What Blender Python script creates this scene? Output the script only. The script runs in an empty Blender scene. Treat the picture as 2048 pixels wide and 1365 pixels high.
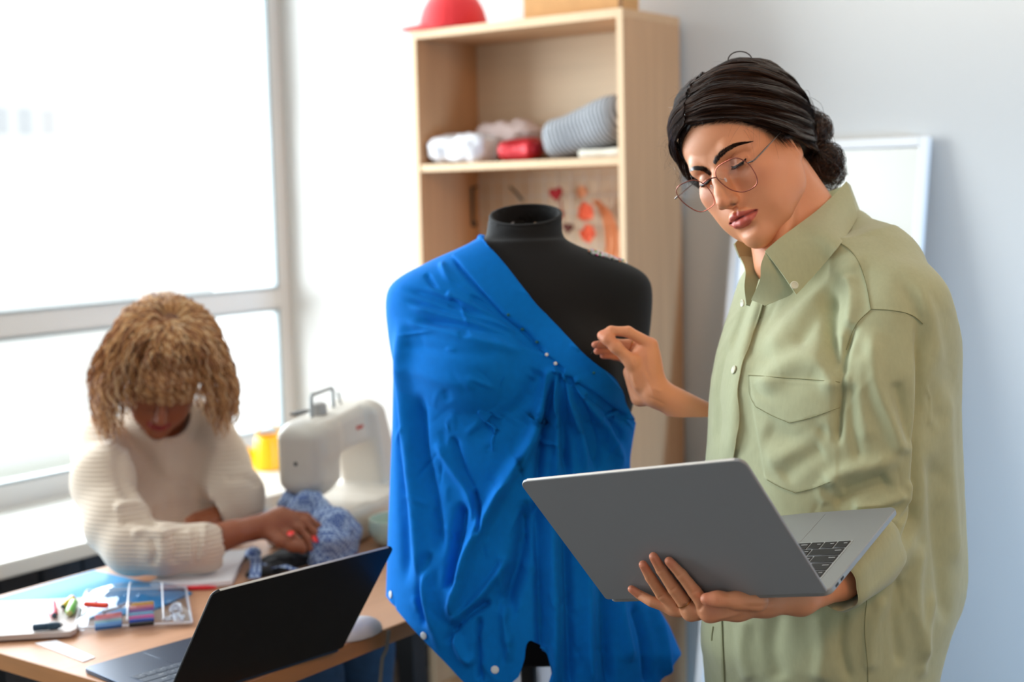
import bpy, bmesh, math, random
import numpy as np
from mathutils import Vector, Matrix
PI = math.pi
rnd = random.Random(7)
COL = bpy.context.scene.collection
SC = bpy.context.scene

# ---------------------------------------------------------------- camera
CAM_F, CAM_YAW, CAM_PITCH, CAM_ROLL = 2845.0, math.radians(-36.456), math.radians(5.929), math.radians(-1.375)
CAMP = np.array([0.0, 0.0, 1.5])
_F = np.array([math.sin(CAM_YAW) * math.cos(CAM_PITCH), math.cos(CAM_YAW) * math.cos(CAM_PITCH), -math.sin(CAM_PITCH)])
_r = np.array([math.cos(CAM_YAW), -math.sin(CAM_YAW), 0.0])
_u = np.cross(_r, _F)
_R = _r * math.cos(CAM_ROLL) + _u * math.sin(CAM_ROLL)
_U = -_r * math.sin(CAM_ROLL) + _u * math.cos(CAM_ROLL)
CAM3 = np.array([_R, _U, _F])
cam_data = bpy.data.cameras.new('camera')
cam = bpy.data.objects.new('camera', cam_data)
COL.objects.link(cam)
cam.matrix_world = Matrix(((_R[0], _U[0], -_F[0], CAMP[0]), (_R[1], _U[1], -_F[1], CAMP[1]), (_R[2], _U[2], -_F[2], CAMP[2]), (0, 0, 0, 1)))
cam_data.sensor_width = 36.0
cam_data.lens = CAM_F * 36.0 / 2048.0
cam_data.clip_start = 0.05
cam_data.dof.use_dof = True
cam_data.dof.focus_distance = 1.88
cam_data.dof.aperture_fstop = 3.0
SC.camera = cam

# ---------------------------------------------------------------- world, lights, exposure
SC.view_settings.view_transform = 'Standard'
SC.view_settings.look = 'None'
SC.view_settings.gamma = 1.0
SC.view_settings.exposure = 0.20
SC.view_settings.use_curve_mapping = False
SC.cycles.use_denoising = True
SC.cycles.max_bounces = 7
SC.cycles.diffuse_bounces = 4
SC.cycles.transparent_max_bounces = 12
SC.cycles.sample_clamp_indirect = 6.0
SC.cycles.caustics_reflective = False
SC.cycles.caustics_refractive = False
world = bpy.data.worlds.new('sky')
SC.world = world
world.use_nodes = True
world.node_tree.nodes['Background'].inputs[0].default_value = (0.93, 0.97, 1.0, 1)
world.node_tree.nodes['Background'].inputs[1].default_value = 1.35

def area(name, loc, target, sx, sy, power, color):
    l = bpy.data.lights.new(name, 'AREA')
    l.shape = 'RECTANGLE'; l.size = sx; l.size_y = sy; l.energy = power; l.color = color
    o = bpy.data.objects.new(name, l); COL.objects.link(o)
    o.location = loc
    o.rotation_euler = (Vector(target) - Vector(loc)).to_track_quat('-Z', 'Y').to_euler()
    return o
# daylight coming through the long window wall on the left
area('window_daylight', (-5.4, 1.5, 2.1), (0.0, 1.5, 1.9), 5.4, 3.2, 590, (0.88, 0.95, 1.0))
# ceiling lamp of the room, warm, on our right
area('ceiling_lamp_light', (0.9, 0.9, 2.70), (-0.6, 2.0, 1.0), 0.7, 0.7, 19, (1.0, 0.52, 0.22))
# added unseen light under the ceiling, brightens only the top of the back wall
l1 = area('upper_wall_fill', (-0.3, 2.45, 2.45), (-0.3, 3.39, 2.70), 2.2, 0.15, 9, (1.0, 0.90, 0.78)); l1.data.spread = math.radians(110)
# added blue fill far to the right, no window there, tints the lower back wall
l2 = area('blue_side_fill', (2.30, 2.1, 0.80), (0.1, 3.39, 0.55), 0.9, 0.9, 30, (0.30, 0.62, 1.0)); l2.data.spread = math.radians(62)

# ---------------------------------------------------------------- helpers
def at(px, py, d):
    """world point seen at picture position (px, py), d metres along the view axis"""
    return CAMP + d * (_F + (px - 1024.0) / CAM_F * _R - (py - 682.5) / CAM_F * _U)
def on_plane(px, py, axis, val):
    w = _F + (px - 1024.0) / CAM_F * _R - (py - 682.5) / CAM_F * _U
    return CAMP + w * ((val - CAMP[axis]) / w[axis])
def project(P):
    q = (np.asarray(P) - CAMP) @ CAM3.T
    return np.stack([1024.0 + CAM_F * q[..., 0] / q[..., 2], 682.5 - CAM_F * q[..., 1] / q[..., 2], q[..., 2]], -1)

def tag(o, label=None, cat=None, group=None, kind=None):
    if label: o['label'] = label
    if cat: o['category'] = cat
    if group: o['group'] = group
    if kind: o['kind'] = kind
    return o
def empty(name, loc=(0, 0, 0), rz=0.0, **k):
    o = bpy.data.objects.new(name, None); COL.objects.link(o)
    o.location = loc; o.rotation_euler = (0, 0, rz); o.empty_display_size = 0.05
    return tag(o, **k)

def link(name, me, material=None, parent=None, world_space=False, **k):
    o = bpy.data.objects.new(name, me); COL.objects.link(o)
    if material is not None:
        for m in (material if isinstance(material, (list, tuple)) else [material]): me.materials.append(m)
    if parent is not None:
        o.parent = parent
        if world_space:
            o.matrix_parent_inverse = parent_matrix(parent).inverted()
    return tag(o, **k)
def parent_matrix(p):
    m = Matrix.LocRotScale(p.location, p.rotation_euler if p.rotation_mode == 'XYZ' else p.rotation_quaternion, p.scale)
    m = p.matrix_parent_inverse @ m
    return parent_matrix(p.parent) @ m if p.parent else m

class MB:
    """collects shapes into one mesh"""
    def __init__(s): s.v = []; s.f = []; s.m = []; s.n = 0
    def add(s, V, F, mi=0, M=None):
        V = np.asarray(V, float).reshape(-1, 3)
        if M is not None:
            M = np.array(M); V = V @ M[:3, :3].T + M[:3, 3]
        s.v.append(V)
        for f in F: s.f.append(tuple(int(i) + s.n for i in f))
        s.m += [mi] * len(F); s.n += len(V)
        return s
    def box(s, lo, hi, bev=0.0, mi=0, M=None, seg=2):
        V, F = box_vf(lo, hi, bev, seg); return s.add(V, F, mi, M)
    def tube(s, pts, r, n=8, mi=0, M=None, caps=True, closed=False):
        V, F = tube_vf(pts, r, n, caps, closed); return s.add(V, F, mi, M)
    def lathe(s, prof, n=32, mi=0, M=None):
        V, F = lathe_vf(prof, n); return s.add(V, F, mi, M)
    def sheet(s, P, t=0.001, mi=0, M=None):
        V, F = sheet_vf(P, t); return s.add(V, F, mi, M)
    def prism(s, poly, z0, z1, mi=0, M=None):
        n = len(poly); V = [(x, y, z0) for x, y in poly] + [(x, y, z1) for x, y in poly]
        F = [tuple(range(n - 1, -1, -1)), tuple(range(n, 2 * n))] + [(i, (i + 1) % n, n + (i + 1) % n, n + i) for i in range(n)]
        return s.add(V, F, mi, M)
    def mesh(s, name, smooth=True):
        me = bpy.data.meshes.new(name)
        V = np.concatenate(s.v)
        me.from_pydata(V.tolist(), [], s.f)
        me.polygons.foreach_set('material_index', s.m)
        if smooth:
            me.polygons.foreach_set('use_smooth', [True] * len(me.polygons))
            try: me.set_sharp_from_angle(angle=math.radians(38))
            except Exception: pass
        me.update()
        return me
    def build(s, name, material=None, parent=None, smooth=True, ws=False, **k):
        return link(name, s.mesh(name, smooth), material, parent, ws, **k)

def box_vf(lo, hi, bev=0.0, seg=2):
    bm = bmesh.new(); bmesh.ops.create_cube(bm, size=1.0)
    lo, hi = np.array(lo, float), np.array(hi, float)
    for v in bm.verts:
        c = np.array(v.co) + 0.5; v.co = Vector((lo + c * (hi - lo)).tolist())
    if bev > 0:
        bmesh.ops.bevel(bm, geom=bm.edges[:] + bm.verts[:], offset=bev, segments=seg, profile=0.5, affect='EDGES', clamp_overlap=True)
    bm.verts.index_update()
    V = [tuple(v.co) for v in bm.verts]; F = [[v.index for v in f.verts] for f in bm.faces]
    bm.free(); return V, F
def catmull(P, n):
    """smooth curve through P, n points"""
    P = np.asarray(P, float); m = len(P)
    if m < 3: return P[0] + (P[-1] - P[0]) * np.linspace(0, 1, n)[:, None]
    Q = np.concatenate([[2 * P[0] - P[1]], P, [2 * P[-1] - P[-2]]])
    d = np.r_[0, np.cumsum(np.linalg.norm(np.diff(P[:, :3], axis=0), axis=1) + 1e-9)]
    t = np.linspace(0, d[-1], n); k = np.clip(np.searchsorted(d, t, side='right') - 1, 0, m - 2)
    u = ((t - d[k]) / (d[k + 1] - d[k]))[:, None]
    a, b, c, e = Q[k], Q[k + 1], Q[k + 2], Q[k + 3]
    return 0.5 * (2 * b + (c - a) * u + (2 * a - 5 * b + 4 * c - e) * u ** 2 + (3 * b - a - 3 * c + e) * u ** 3)
def frames(P):
    P = np.asarray(P, float); T = np.gradient(P, axis=0); T /= np.linalg.norm(T, axis=1)[:, None] + 1e-12
    a = np.array([0, 0, 1.0]) if abs(T[0][2]) < 0.9 else np.array([1.0, 0, 0])
    n = np.cross(T[0], a); n /= np.linalg.norm(n); N = [n]
    for i in range(1, len(P)):
        n = N[-1] - T[i] * (N[-1] @ T[i]); n /= np.linalg.norm(n) + 1e-12; N.append(n)
    N = np.array(N); return T, N, np.cross(T, N)
def tube_vf(pts, r, n=8, caps=True, closed=False):
    P = np.asarray(pts, float); m = len(P)
    r = np.full(m, r) if np.isscalar(r) else np.asarray(r, float)
    if r.ndim == 1: r = np.stack([r, r], 1)
    T, N, B = frames(P); a = np.arange(n) * 2 * PI / n
    V = P[:, None] + N[:, None] * (np.cos(a) * r[:, :1])[..., None] + B[:, None] * (np.sin(a) * r[:, 1:])[..., None]
    V = V.reshape(-1, 3); i = np.arange(m - 1 + closed)[:, None]; j = np.arange(n)[None]
    i2 = (i + 1) % m; j2 = (j + 1) % n
    F = np.stack([i * n + j, i * n + j2, i2 * n + j2, i2 * n + j], -1).reshape(-1, 4).tolist()
    if caps and not closed: F += [list(range(n - 1, -1, -1)), list(range((m - 1) * n, m * n))]
    return V, F
def lathe_vf(prof, n=32):
    m = len(prof); V = []; F = []
    for r, z in prof:
        for k in range(n): V.append((r * math.cos(2 * PI * k / n), r * math.sin(2 * PI * k / n), z))
    for i in range(m - 1):
        for k in range(n): F.append((i * n + k, i * n + (k + 1) % n, (i + 1) * n + (k + 1) % n, (i + 1) * n + k))
    if prof[0][0] > 1e-6: F.append(tuple(range(n - 1, -1, -1)))
    if prof[-1][0] > 1e-6: F.append(tuple(range((m - 1) * n, m * n)))
    return V, F
def grid_normals(P):
    du = np.gradient(P, axis=0); dv = np.gradient(P, axis=1); N = np.cross(du, dv)
    return N / (np.linalg.norm(N, axis=-1, keepdims=True) + 1e-12)
def sheet_vf(P, t):
    P = np.asarray(P, float); a, b = P.shape[:2]; N = grid_normals(P)
    V = np.concatenate([(P + N * t / 2).reshape(-1, 3), (P - N * t / 2).reshape(-1, 3)]); o = a * b
    i = np.arange(a - 1)[:, None]; j = np.arange(b - 1)[None]
    q = np.stack([i * b + j, (i + 1) * b + j, (i + 1) * b + j + 1, i * b + j + 1], -1).reshape(-1, 4)
    F = q.tolist() + (q[:, ::-1] + o).tolist()
    ring = [k for k in range(b)] + [k * b + b - 1 for k in range(1, a)] + [(a - 1) * b + k for k in range(b - 2, -1, -1)] + [k * b for k in range(a - 2, 0, -1)]
    for k in range(len(ring)):
        p, q2 = ring[k], ring[(k + 1) % len(ring)]; F.append([p, q2, q2 + o, p + o])
    return V, F
def frame_M(o, x, y=None, z=None):
    """matrix with given origin and x axis, y hint"""
    x = np.array(x, float); x /= np.linalg.norm(x); y = np.array(y, float); y -= x * (x @ y); y /= np.linalg.norm(y); z = np.cross(x, y)
    M = np.eye(4); M[:3, 0] = x; M[:3, 1] = y; M[:3, 2] = z; M[:3, 3] = o; return M
def z_M(o, z, x=(1, 0, 0)):
    z = np.array(z, float); z /= np.linalg.norm(z); x = np.array(x, float)
    if abs(x @ z) > 0.95 * np.linalg.norm(x): x = np.array([0, 1.0, 0])
    x = x - z * (x @ z); x /= np.linalg.norm(x); y = np.cross(z, x)
    M = np.eye(4); M[:3, 0] = x; M[:3, 1] = y; M[:3, 2] = z; M[:3, 3] = o; return M

# ---------------------------------------------------------------- materials
def node_mat(name):
    m = bpy.data.materials.new(name); m.use_nodes = True; nt = m.node_tree
    return m, nt, nt.nodes['Principled BSDF']
def srgb(r, g, b):
    f = lambda c: (c / 255 / 12.92) if c / 255 <= 0.04045 else ((c / 255 + 0.055) / 1.055) ** 2.4
    return (f(r), f(g), f(b), 1.0)
def mat(name, col, rough=0.5, metal=0.0, var=0.0, scale=20.0, bump=0.0, bscale=200.0, stretch=(1, 1, 1), spec=0.5, sheen=0.0, alpha=1.0, trans=0.0, ior=1.45, sss=0.0, coat=0.0, detail=4.0, attr=None, coords='Object'):
    m, nt, b = node_mat(name); N = nt.nodes; L = nt.links
    b.inputs['Base Color'].default_value = col; b.inputs['Roughness'].default_value = rough; b.inputs['Metallic'].default_value = metal
    b.inputs['Specular IOR Level'].default_value = spec; b.inputs['Sheen Weight'].default_value = sheen; b.inputs['Alpha'].default_value = alpha
    b.inputs['Transmission Weight'].default_value = trans; b.inputs['IOR'].default_value = ior; b.inputs['Coat Weight'].default_value = coat
    if sss:
        b.inputs['Subsurface Weight'].default_value = sss; b.inputs['Subsurface Radius'].default_value = (1.0, 0.35, 0.2); b.inputs['Subsurface Scale'].default_value = 0.008
    tc = N.new('ShaderNodeTexCoord'); mp = N.new('ShaderNodeMapping'); mp.inputs['Scale'].default_value = stretch
    L.new(tc.outputs[coords], mp.inputs[0])
    src = None
    if attr:
        a = N.new('ShaderNodeAttribute'); a.attribute_name = attr; src = a.outputs['Color']
        L.new(src, b.inputs['Base Color'])
    if var:
        nz = N.new('ShaderNodeTexNoise'); nz.inputs['Scale'].default_value = scale; nz.inputs['Detail'].default_value = detail
        L.new(mp.outputs[0], nz.inputs[0])
        mr = N.new('ShaderNodeMapRange'); mr.inputs[1].default_value = 0.25; mr.inputs[2].default_value = 0.75
        mr.inputs[3].default_value = 1 - var; mr.inputs[4].default_value = 1 + var * 0.6; L.new(nz.outputs[0], mr.inputs[0])
        mx = N.new('ShaderNodeMix'); mx.data_type = 'RGBA'; mx.blend_type = 'MULTIPLY'; mx.inputs[0].default_value = 1.0
        if src: L.new(src, mx.inputs[6])
        else: mx.inputs[6].default_value = col
        L.new(mr.outputs[0], mx.inputs[7]); L.new(mx.outputs[2], b.inputs['Base Color'])
    if bump:
        nz = N.new('ShaderNodeTexNoise'); nz.inputs['Scale'].default_value = bscale; nz.inputs['Detail'].default_value = 3
        L.new(mp.outputs[0], nz.inputs[0]); bp = N.new('ShaderNodeBump'); bp.inputs['Strength'].default_value = bump; bp.inputs['Distance'].default_value = 0.002
        L.new(nz.outputs[0], bp.inputs['Height']); L.new(bp.outputs[0], b.inputs['Normal'])
    return m
def set_color(me, C, name='tint'):
    a = me.color_attributes.new(name, 'FLOAT_COLOR', 'POINT')
    C = np.asarray(C, np.float32)
    if C.shape[1] == 3: C = np.concatenate([C, np.ones((len(C), 1), np.float32)], 1)
    a.data.foreach_set('color', C.ravel())

# ---------------------------------------------------------------- implicit modelling
def smin(a, b, k):
    if k <= 0: return np.minimum(a, b)
    h = np.maximum(k - np.abs(a - b), 0) / k
    return np.minimum(a, b) - h * h * k * 0.25
class Vox:
    def __init__(s, lo, hi, h):
        s.lo = np.array(lo, np.float32); s.h = h; s.n = (np.ceil((np.array(hi) - lo) / h)).astype(int) + 1
        s.ax = [(s.lo[i] + h * np.arange(s.n[i])).astype(np.float32) for i in range(3)]
        s.f = np.full(tuple(s.n), 0.05, np.float32)
    def _sl(s, lo, hi, m):
        sl = []
        for i in range(3):
            a = int(np.clip(math.floor((lo[i] - m - s.lo[i]) / s.h), 0, s.n[i])); b = int(np.clip(math.ceil((hi[i] + m - s.lo[i]) / s.h) + 1, 0, s.n[i]))
            sl.append(slice(a, b))
        return tuple(sl)
    def apply(s, fn, lo, hi, k=0.0, op='add', margin=None):
        m = (k + min(0.035, 0.006 + 0.5 * float(np.min(np.array(hi) - np.array(lo))))) if margin is None else margin
        sl = s._sl(lo, hi, m)
        if any(q.stop <= q.start for q in sl): return s
        X = s.ax[0][sl[0]][:, None, None]; Y = s.ax[1][sl[1]][None, :, None]; Z = s.ax[2][sl[2]][None, None, :]
        g = fn(X, Y, Z).astype(np.float32)
        if op == 'add': s.f[sl] = smin(s.f[sl], g, k)
        elif op == 'sub': s.f[sl] = -smin(-s.f[sl], g, k)
        return s
    # primitives --------------------------------
    def cone(s, a, b, ra, rb, k=0.0, op='add'):
        a = np.array(a, float); b = np.array(b, float); d = b - a; L2 = float(d @ d) + 1e-12
        def fn(X, Y, Z):
            x, y, z = X - a[0], Y - a[1], Z - a[2]
            t = np.clip((x * d[0] + y * d[1] + z * d[2]) / L2, 0, 1)
            return np.sqrt((x - t * d[0]) ** 2 + (y - t * d[1]) ** 2 + (z - t * d[2]) ** 2) - (ra + (rb - ra) * t)
        r = max(ra, rb); return s.apply(fn, np.minimum(a, b) - r, np.maximum(a, b) + r, k, op)
    def chain(s, P, R, k=0.0, kin=None, op='add'):
        for i in range(len(P) - 1): s.cone(P[i], P[i + 1], R[i], R[i + 1], k if i == 0 or kin is None else kin, op)
        return s
    def ball(s, c, r, k=0.0, op='add', M=None):
        c = np.array(c, float); r = np.full(3, r, float) if np.isscalar(r) else np.array(r, float)
        Q = np.eye(3) if M is None else np.array(M)[:3, :3]
        def fn(X, Y, Z):
            x, y, z = X - c[0], Y - c[1], Z - c[2]
            u = (x * Q[0, 0] + y * Q[1, 0] + z * Q[2, 0]); v = (x * Q[0, 1] + y * Q[1, 1] + z * Q[2, 1]); w = (x * Q[0, 2] + y * Q[1, 2] + z * Q[2, 2])
            k0 = np.sqrt((u / r[0]) ** 2 + (v / r[1]) ** 2 + (w / r[2]) ** 2) + 1e-9
            k1 = np.sqrt((u / r[0] ** 2) ** 2 + (v / r[1] ** 2) ** 2 + (w / r[2] ** 2) ** 2) + 1e-9
            return k0 * (k0 - 1) / k1
        m = r.max(); return s.apply(fn, c - m, c + m, k, op)
    def rbox(s, c, hs, r, k=0.0, op='add', M=None):
        c = np.array(c, float); hs = np.array(hs, float); Q = np.eye(3) if M is None else np.array(M)[:3, :3]
        def fn(X, Y, Z):
            x, y, z = X - c[0], Y - c[1], Z - c[2]; q = []
            for j in range(3): q.append(np.abs(x * Q[0, j] + y * Q[1, j] + z * Q[2, j]) - (hs[j] - r))
            return np.sqrt(sum(np.maximum(t, 0) ** 2 for t in q)) + np.minimum(np.maximum(np.maximum(q[0], q[1]), q[2]), 0) - r
        m = float(np.linalg.norm(hs)); return s.apply(fn, c - m, c + m, k, op)
    def loft(s, M, zs, cx, cy, rx, ry, k=0.0, op='add', p=2.0, margin=None):
        """superelliptic sections stacked along the local z axis of M"""
        M = np.array(M, float); o = M[:3, 3]; Q = M[:3, :3]; zs = np.array(zs, float)
        fine = np.linspace(zs[0], zs[-1], 200)
        def sm(v):
            v = np.interp(fine, zs, v); e = np.pad(v, 6, mode='edge'); return np.convolve(e, np.ones(13) / 13, 'valid')
        cx, cy, rx, ry = [sm(np.broadcast_to(np.array(q, float), zs.shape)) for q in (cx, cy, rx, ry)]
        def fn(X, Y, Z):
            x, y, z = X - o[0], Y - o[1], Z - o[2]
            u = x * Q[0, 0] + y * Q[1, 0] + z * Q[2, 0]; v = x * Q[0, 1] + y * Q[1, 1] + z * Q[2, 1]; w = x * Q[0, 2] + y * Q[1, 2] + z * Q[2, 2]
            ww = np.clip(w, zs[0], zs[-1]); I = lambda a: np.interp(ww, fine, a)
            A, B = I(rx), I(ry)
            q = (np.abs((u - I(cx)) / A) ** p + np.abs((v - I(cy)) / B) ** p) ** (1.0 / p)
            d = (q - 1) * np.minimum(A, B)
            return np.maximum(d, np.abs(w - (zs[0] + zs[-1]) / 2) - (zs[-1] - zs[0]) / 2) * 0.9
        cs = np.array([[x, y, z] for z in (zs[0], zs[-1]) for x in (cx.min() - rx.max(), cx.max() + rx.max()) for y in (cy.min() - ry.max(), cy.max() + ry.max())]) @ Q.T + o
        return s.apply(fn, cs.min(0), cs.max(0), k, op, margin)
    def sample(s, P):
        q = (P - s.lo) / s.h; q = np.clip(q, 0, s.n - 1.001); i = q.astype(int); f = q - i; o = 0
        for a in (0, 1):
            for b in (0, 1):
                for c in (0, 1):
                    w = (f[:, 0] if a else 1 - f[:, 0]) * (f[:, 1] if b else 1 - f[:, 1]) * (f[:, 2] if c else 1 - f[:, 2]); o = o + w * s.f[i[:, 0] + a, i[:, 1] + b, i[:, 2] + c]
        return o
    def push(s, P, gap, it=4):
        """move points that lie inside (or nearer than gap) out along the field's slope"""
        for _ in range(it):
            d = s.sample(P); e = s.h; G = np.stack([s.sample(P + np.eye(3)[k] * e) - s.sample(P - np.eye(3)[k] * e) for k in range(3)], 1)
            G /= np.linalg.norm(G, axis=1)[:, None] + 1e-9; P = P + G * (np.maximum(gap - d, 0) * (d < .045))[:, None]
        return P
    def mesh(s):
        """naive surface nets -> verts (n,3), quads (m,4)"""
        f = s.f; S = f < 0; nx, ny, nz = f.shape
        cnt = np.zeros((nx - 1, ny - 1, nz - 1), np.uint8)
        for dx in (0, 1):
            for dy in (0, 1):
                for dz in (0, 1): cnt += S[dx:nx - 1 + dx, dy:ny - 1 + dy, dz:nz - 1 + dz]
        cell = np.argwhere((cnt > 0) & (cnt < 8))
        idx = np.full(cnt.shape, -1, np.int32); idx[cell[:, 0], cell[:, 1], cell[:, 2]] = np.arange(len(cell))
        acc = np.zeros((len(cell), 3)); num = np.zeros(len(cell)); i, j, k = cell.T
        C = [(a, b, c) for a in (0, 1) for b in (0, 1) for c in (0, 1)]
        for a in C:
            for ax in range(3):
                if a[ax]: continue
                b = list(a); b[ax] = 1
                fa = f[i + a[0], j + a[1], k + a[2]]; fb = f[i + b[0], j + b[1], k + b[2]]
                m = (fa < 0) != (fb < 0); t = np.where(m, fa / np.where(m, fa - fb, 1), 0)
                p = np.stack([np.full(len(t), a[q], float) for q in range(3)], 1); p[:, ax] += t
                acc += p * m[:, None]; num += m
        V = (cell + acc / num[:, None]) * s.h + s.lo
        Fs = []
        for ax in range(3):
            b, c = (ax + 1) % 3, (ax + 2) % 3
            sa = [slice(None)] * 3; sb = [slice(None)] * 3; sa[ax] = slice(0, -1); sb[ax] = slice(1, None)
            A = S[tuple(sa)]; Bm = S[tuple(sb)]
            e = np.argwhere(A != Bm)
            ok = (e[:, b] > 0) & (e[:, c] > 0) & (e[:, b] < f.shape[b] - 1) & (e[:, c] < f.shape[c] - 1); e = e[ok]
            fl = A[e[:, 0], e[:, 1], e[:, 2]]
            q = []
            for ob, oc in ((1, 1), (0, 1), (0, 0), (1, 0)):
                g = e.copy(); g[:, b] -= ob; g[:, c] -= oc; q.append(idx[g[:, 0], g[:, 1], g[:, 2]])
            q = np.stack(q, 1); q[~fl] = q[~fl][:, ::-1]; Fs.append(q)
        Q = np.concatenate(Fs); Q = Q[(Q >= 0).all(1)]
        return V, Q
def relax(V, Q, it=2, lam=0.5, fixed=None):
    keep = V[fixed].copy() if fixed is not None else None
    for _ in range(it):
        acc = np.zeros_like(V); n = np.zeros(len(V))
        for a in range(4):
            b = (a + 1) % 4
            for c in range(3): acc[:, c] += np.bincount(Q[:, a], V[Q[:, b], c], len(V)) + np.bincount(Q[:, b], V[Q[:, a], c], len(V))
            n += np.bincount(Q[:, a], minlength=len(V)) + np.bincount(Q[:, b], minlength=len(V))
        V = V + lam * (acc / np.maximum(n, 1)[:, None] - V)
        if fixed is not None: V[fixed] = keep
    return V
def vnormals(V, Q):
    n = np.cross(V[Q[:, 2]] - V[Q[:, 0]], V[Q[:, 3]] - V[Q[:, 1]]); N = np.zeros_like(V)
    for a in range(4):
        for c in range(3): N[:, c] += np.bincount(Q[:, a], n[:, c], len(V))
    return N / (np.linalg.norm(N, axis=1)[:, None] + 1e-12)
def poly_dist(P, L):
    """distance of 2D/3D points to a polyline, fraction along, side"""
    L = np.asarray(L, float); best = np.full(len(P), 1e9); tt = np.zeros(len(P)); side = np.zeros(len(P))
    seg = np.linalg.norm(np.diff(L, axis=0), axis=1); cum = np.r_[0, np.cumsum(seg)]
    for i in range(len(L) - 1):
        a, d = L[i], L[i + 1] - L[i]; l2 = d @ d + 1e-12
        t = np.clip((P - a) @ d / l2, 0, 1); v = P - a - t[:, None] * d; q = np.sqrt((v * v).sum(1)); m = q < best
        best = np.where(m, q, best); tt = np.where(m, (cum[i] + t * seg[i]) / cum[-1], tt)
        if P.shape[1] == 2: side = np.where(m, np.sign(d[0] * v[:, 1] - d[1] * v[:, 0]), side)
    return best, tt, side
class Sculpt:
    """fold and crease strokes pressed into the side of a surface that faces the camera"""
    def __init__(s, V, Q): s.V = V; s.Q = Q; s.refresh()
    def refresh(s):
        s.N = vnormals(s.V, s.Q); s.P = project(s.V)[:, :2]
        w = s.V - CAMP; w /= np.linalg.norm(w, axis=1)[:, None]; s.face = np.clip(-(s.N * w).sum(1) * 2.5, 0, 1)
        s.D = np.zeros(len(s.V))
    def stroke(s, L, w, amp, kind='ridge', t0=0.15, t1=0.15, n=None):
        L = catmull(np.array(L, float), 24) if len(L) > 2 else np.array(L, float)
        lo, hi = L.min(0) - 4 * w, L.max(0) + 4 * w
        m = np.nonzero((s.P[:, 0] > lo[0]) & (s.P[:, 0] < hi[0]) & (s.P[:, 1] > lo[1]) & (s.P[:, 1] < hi[1]) & (s.face > 0))[0]
        if not len(m): return
        d, t, sd = poly_dist(s.P[m], L)
        e = np.clip(t / max(t0, 1e-6), 0, 1) * np.clip((1 - t) / max(t1, 1e-6), 0, 1); e = e * e * (3 - 2 * e)
        if kind == 'ridge': g = np.exp(-(d / w) ** 2)
        elif kind == 'crease': g = -np.exp(-(d / w))
        elif kind == 'lip': g = np.where(sd > 0, np.exp(-(d / w) ** 2), -0.6 * np.exp(-(d / (w * 0.5)) ** 2))   # raised on one side, sharp drop on the other
        elif kind == 'lipr': g = np.where(sd < 0, np.exp(-(d / w) ** 2), -0.6 * np.exp(-(d / (w * 0.5)) ** 2))
        s.D[m] += amp * g * e * s.face[m]
    def step(s, poly, amp, w=2.0):
        """raise everything inside a polygon of the picture by amp"""
        poly = np.array(poly, float); P = s.P; ins = np.zeros(len(P), bool); n = len(poly)
        for i in range(n):
            a, b = poly[i], poly[(i + 1) % n]
            c = ((a[1] > P[:, 1]) != (b[1] > P[:, 1])) & (P[:, 0] < (b[0] - a[0]) * (P[:, 1] - a[1]) / (b[1] - a[1] + 1e-12) + a[0]); ins ^= c
        d, _, _ = poly_dist(P, np.concatenate([poly, poly[:1]])); g = np.clip(0.5 + np.where(ins, d, -d) / (2 * w), 0, 1)
        s.D += amp * g * s.face
    def apply(s): s.V = s.V + s.N * s.D[:, None]; s.refresh(); return s.V
def np_mesh(name, V, Q, smooth=True):
    me = bpy.data.meshes.new(name); n = len(Q); k = Q.shape[1]
    me.vertices.add(len(V)); me.vertices.foreach_set('co', np.asarray(V, np.float32).ravel())
    me.loops.add(n * k); me.loops.foreach_set('vertex_index', np.asarray(Q, np.int32).ravel())
    me.polygons.add(n); me.polygons.foreach_set('loop_start', np.arange(0, n * k, k, dtype=np.int32))
    me.polygons.foreach_set('use_smooth', np.full(n, smooth))
    me.update(calc_edges=True); me.validate()
    return me
def vnoise(P, scale, seed=0):
    """smooth value noise, -1..1"""
    r = np.random.default_rng(seed); T = r.uniform(-1, 1, (32, 32, 32)); q = P * scale; i = np.floor(q).astype(int); f = q - i; f = f * f * (3 - 2 * f); o = 0
    for a in (0, 1):
        for b in (0, 1):
            for c in (0, 1):
                w = (f[..., 0] if a else 1 - f[..., 0]) * (f[..., 1] if b else 1 - f[..., 1]) * (f[..., 2] if c else 1 - f[..., 2])
                o = o + w * T[(i[..., 0] + a) % 32, (i[..., 1] + b) % 32, (i[..., 2] + c) % 32]
    return o
from mathutils.bvhtree import BVHTree
def bvh_of(V, Q): return BVHTree.FromPolygons([Vector(p) for p in V.tolist()], Q.tolist() if hasattr(Q, 'tolist') else Q)
def hit(bvh, px, py):
    """where the line of sight through (px, py) meets a surface"""
    w = at(px, py, 1.0) - CAMP; w /= np.linalg.norm(w)
    r = bvh.ray_cast(Vector(CAMP), Vector(w))
    return (np.array(r[0]), np.array(r[1])) if r[0] is not None else (None, None)
def ballmesh(c, r, h=None):
    rr = np.full(3, r) if np.isscalar(r) else np.array(r); v = Vox(np.array(c) - rr * 1.2, np.array(c) + rr * 1.2, h or float(min(rr)) / 5); v.ball(c, r); V, Q = v.mesh(); return relax(V, Q, 1), Q
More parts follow.
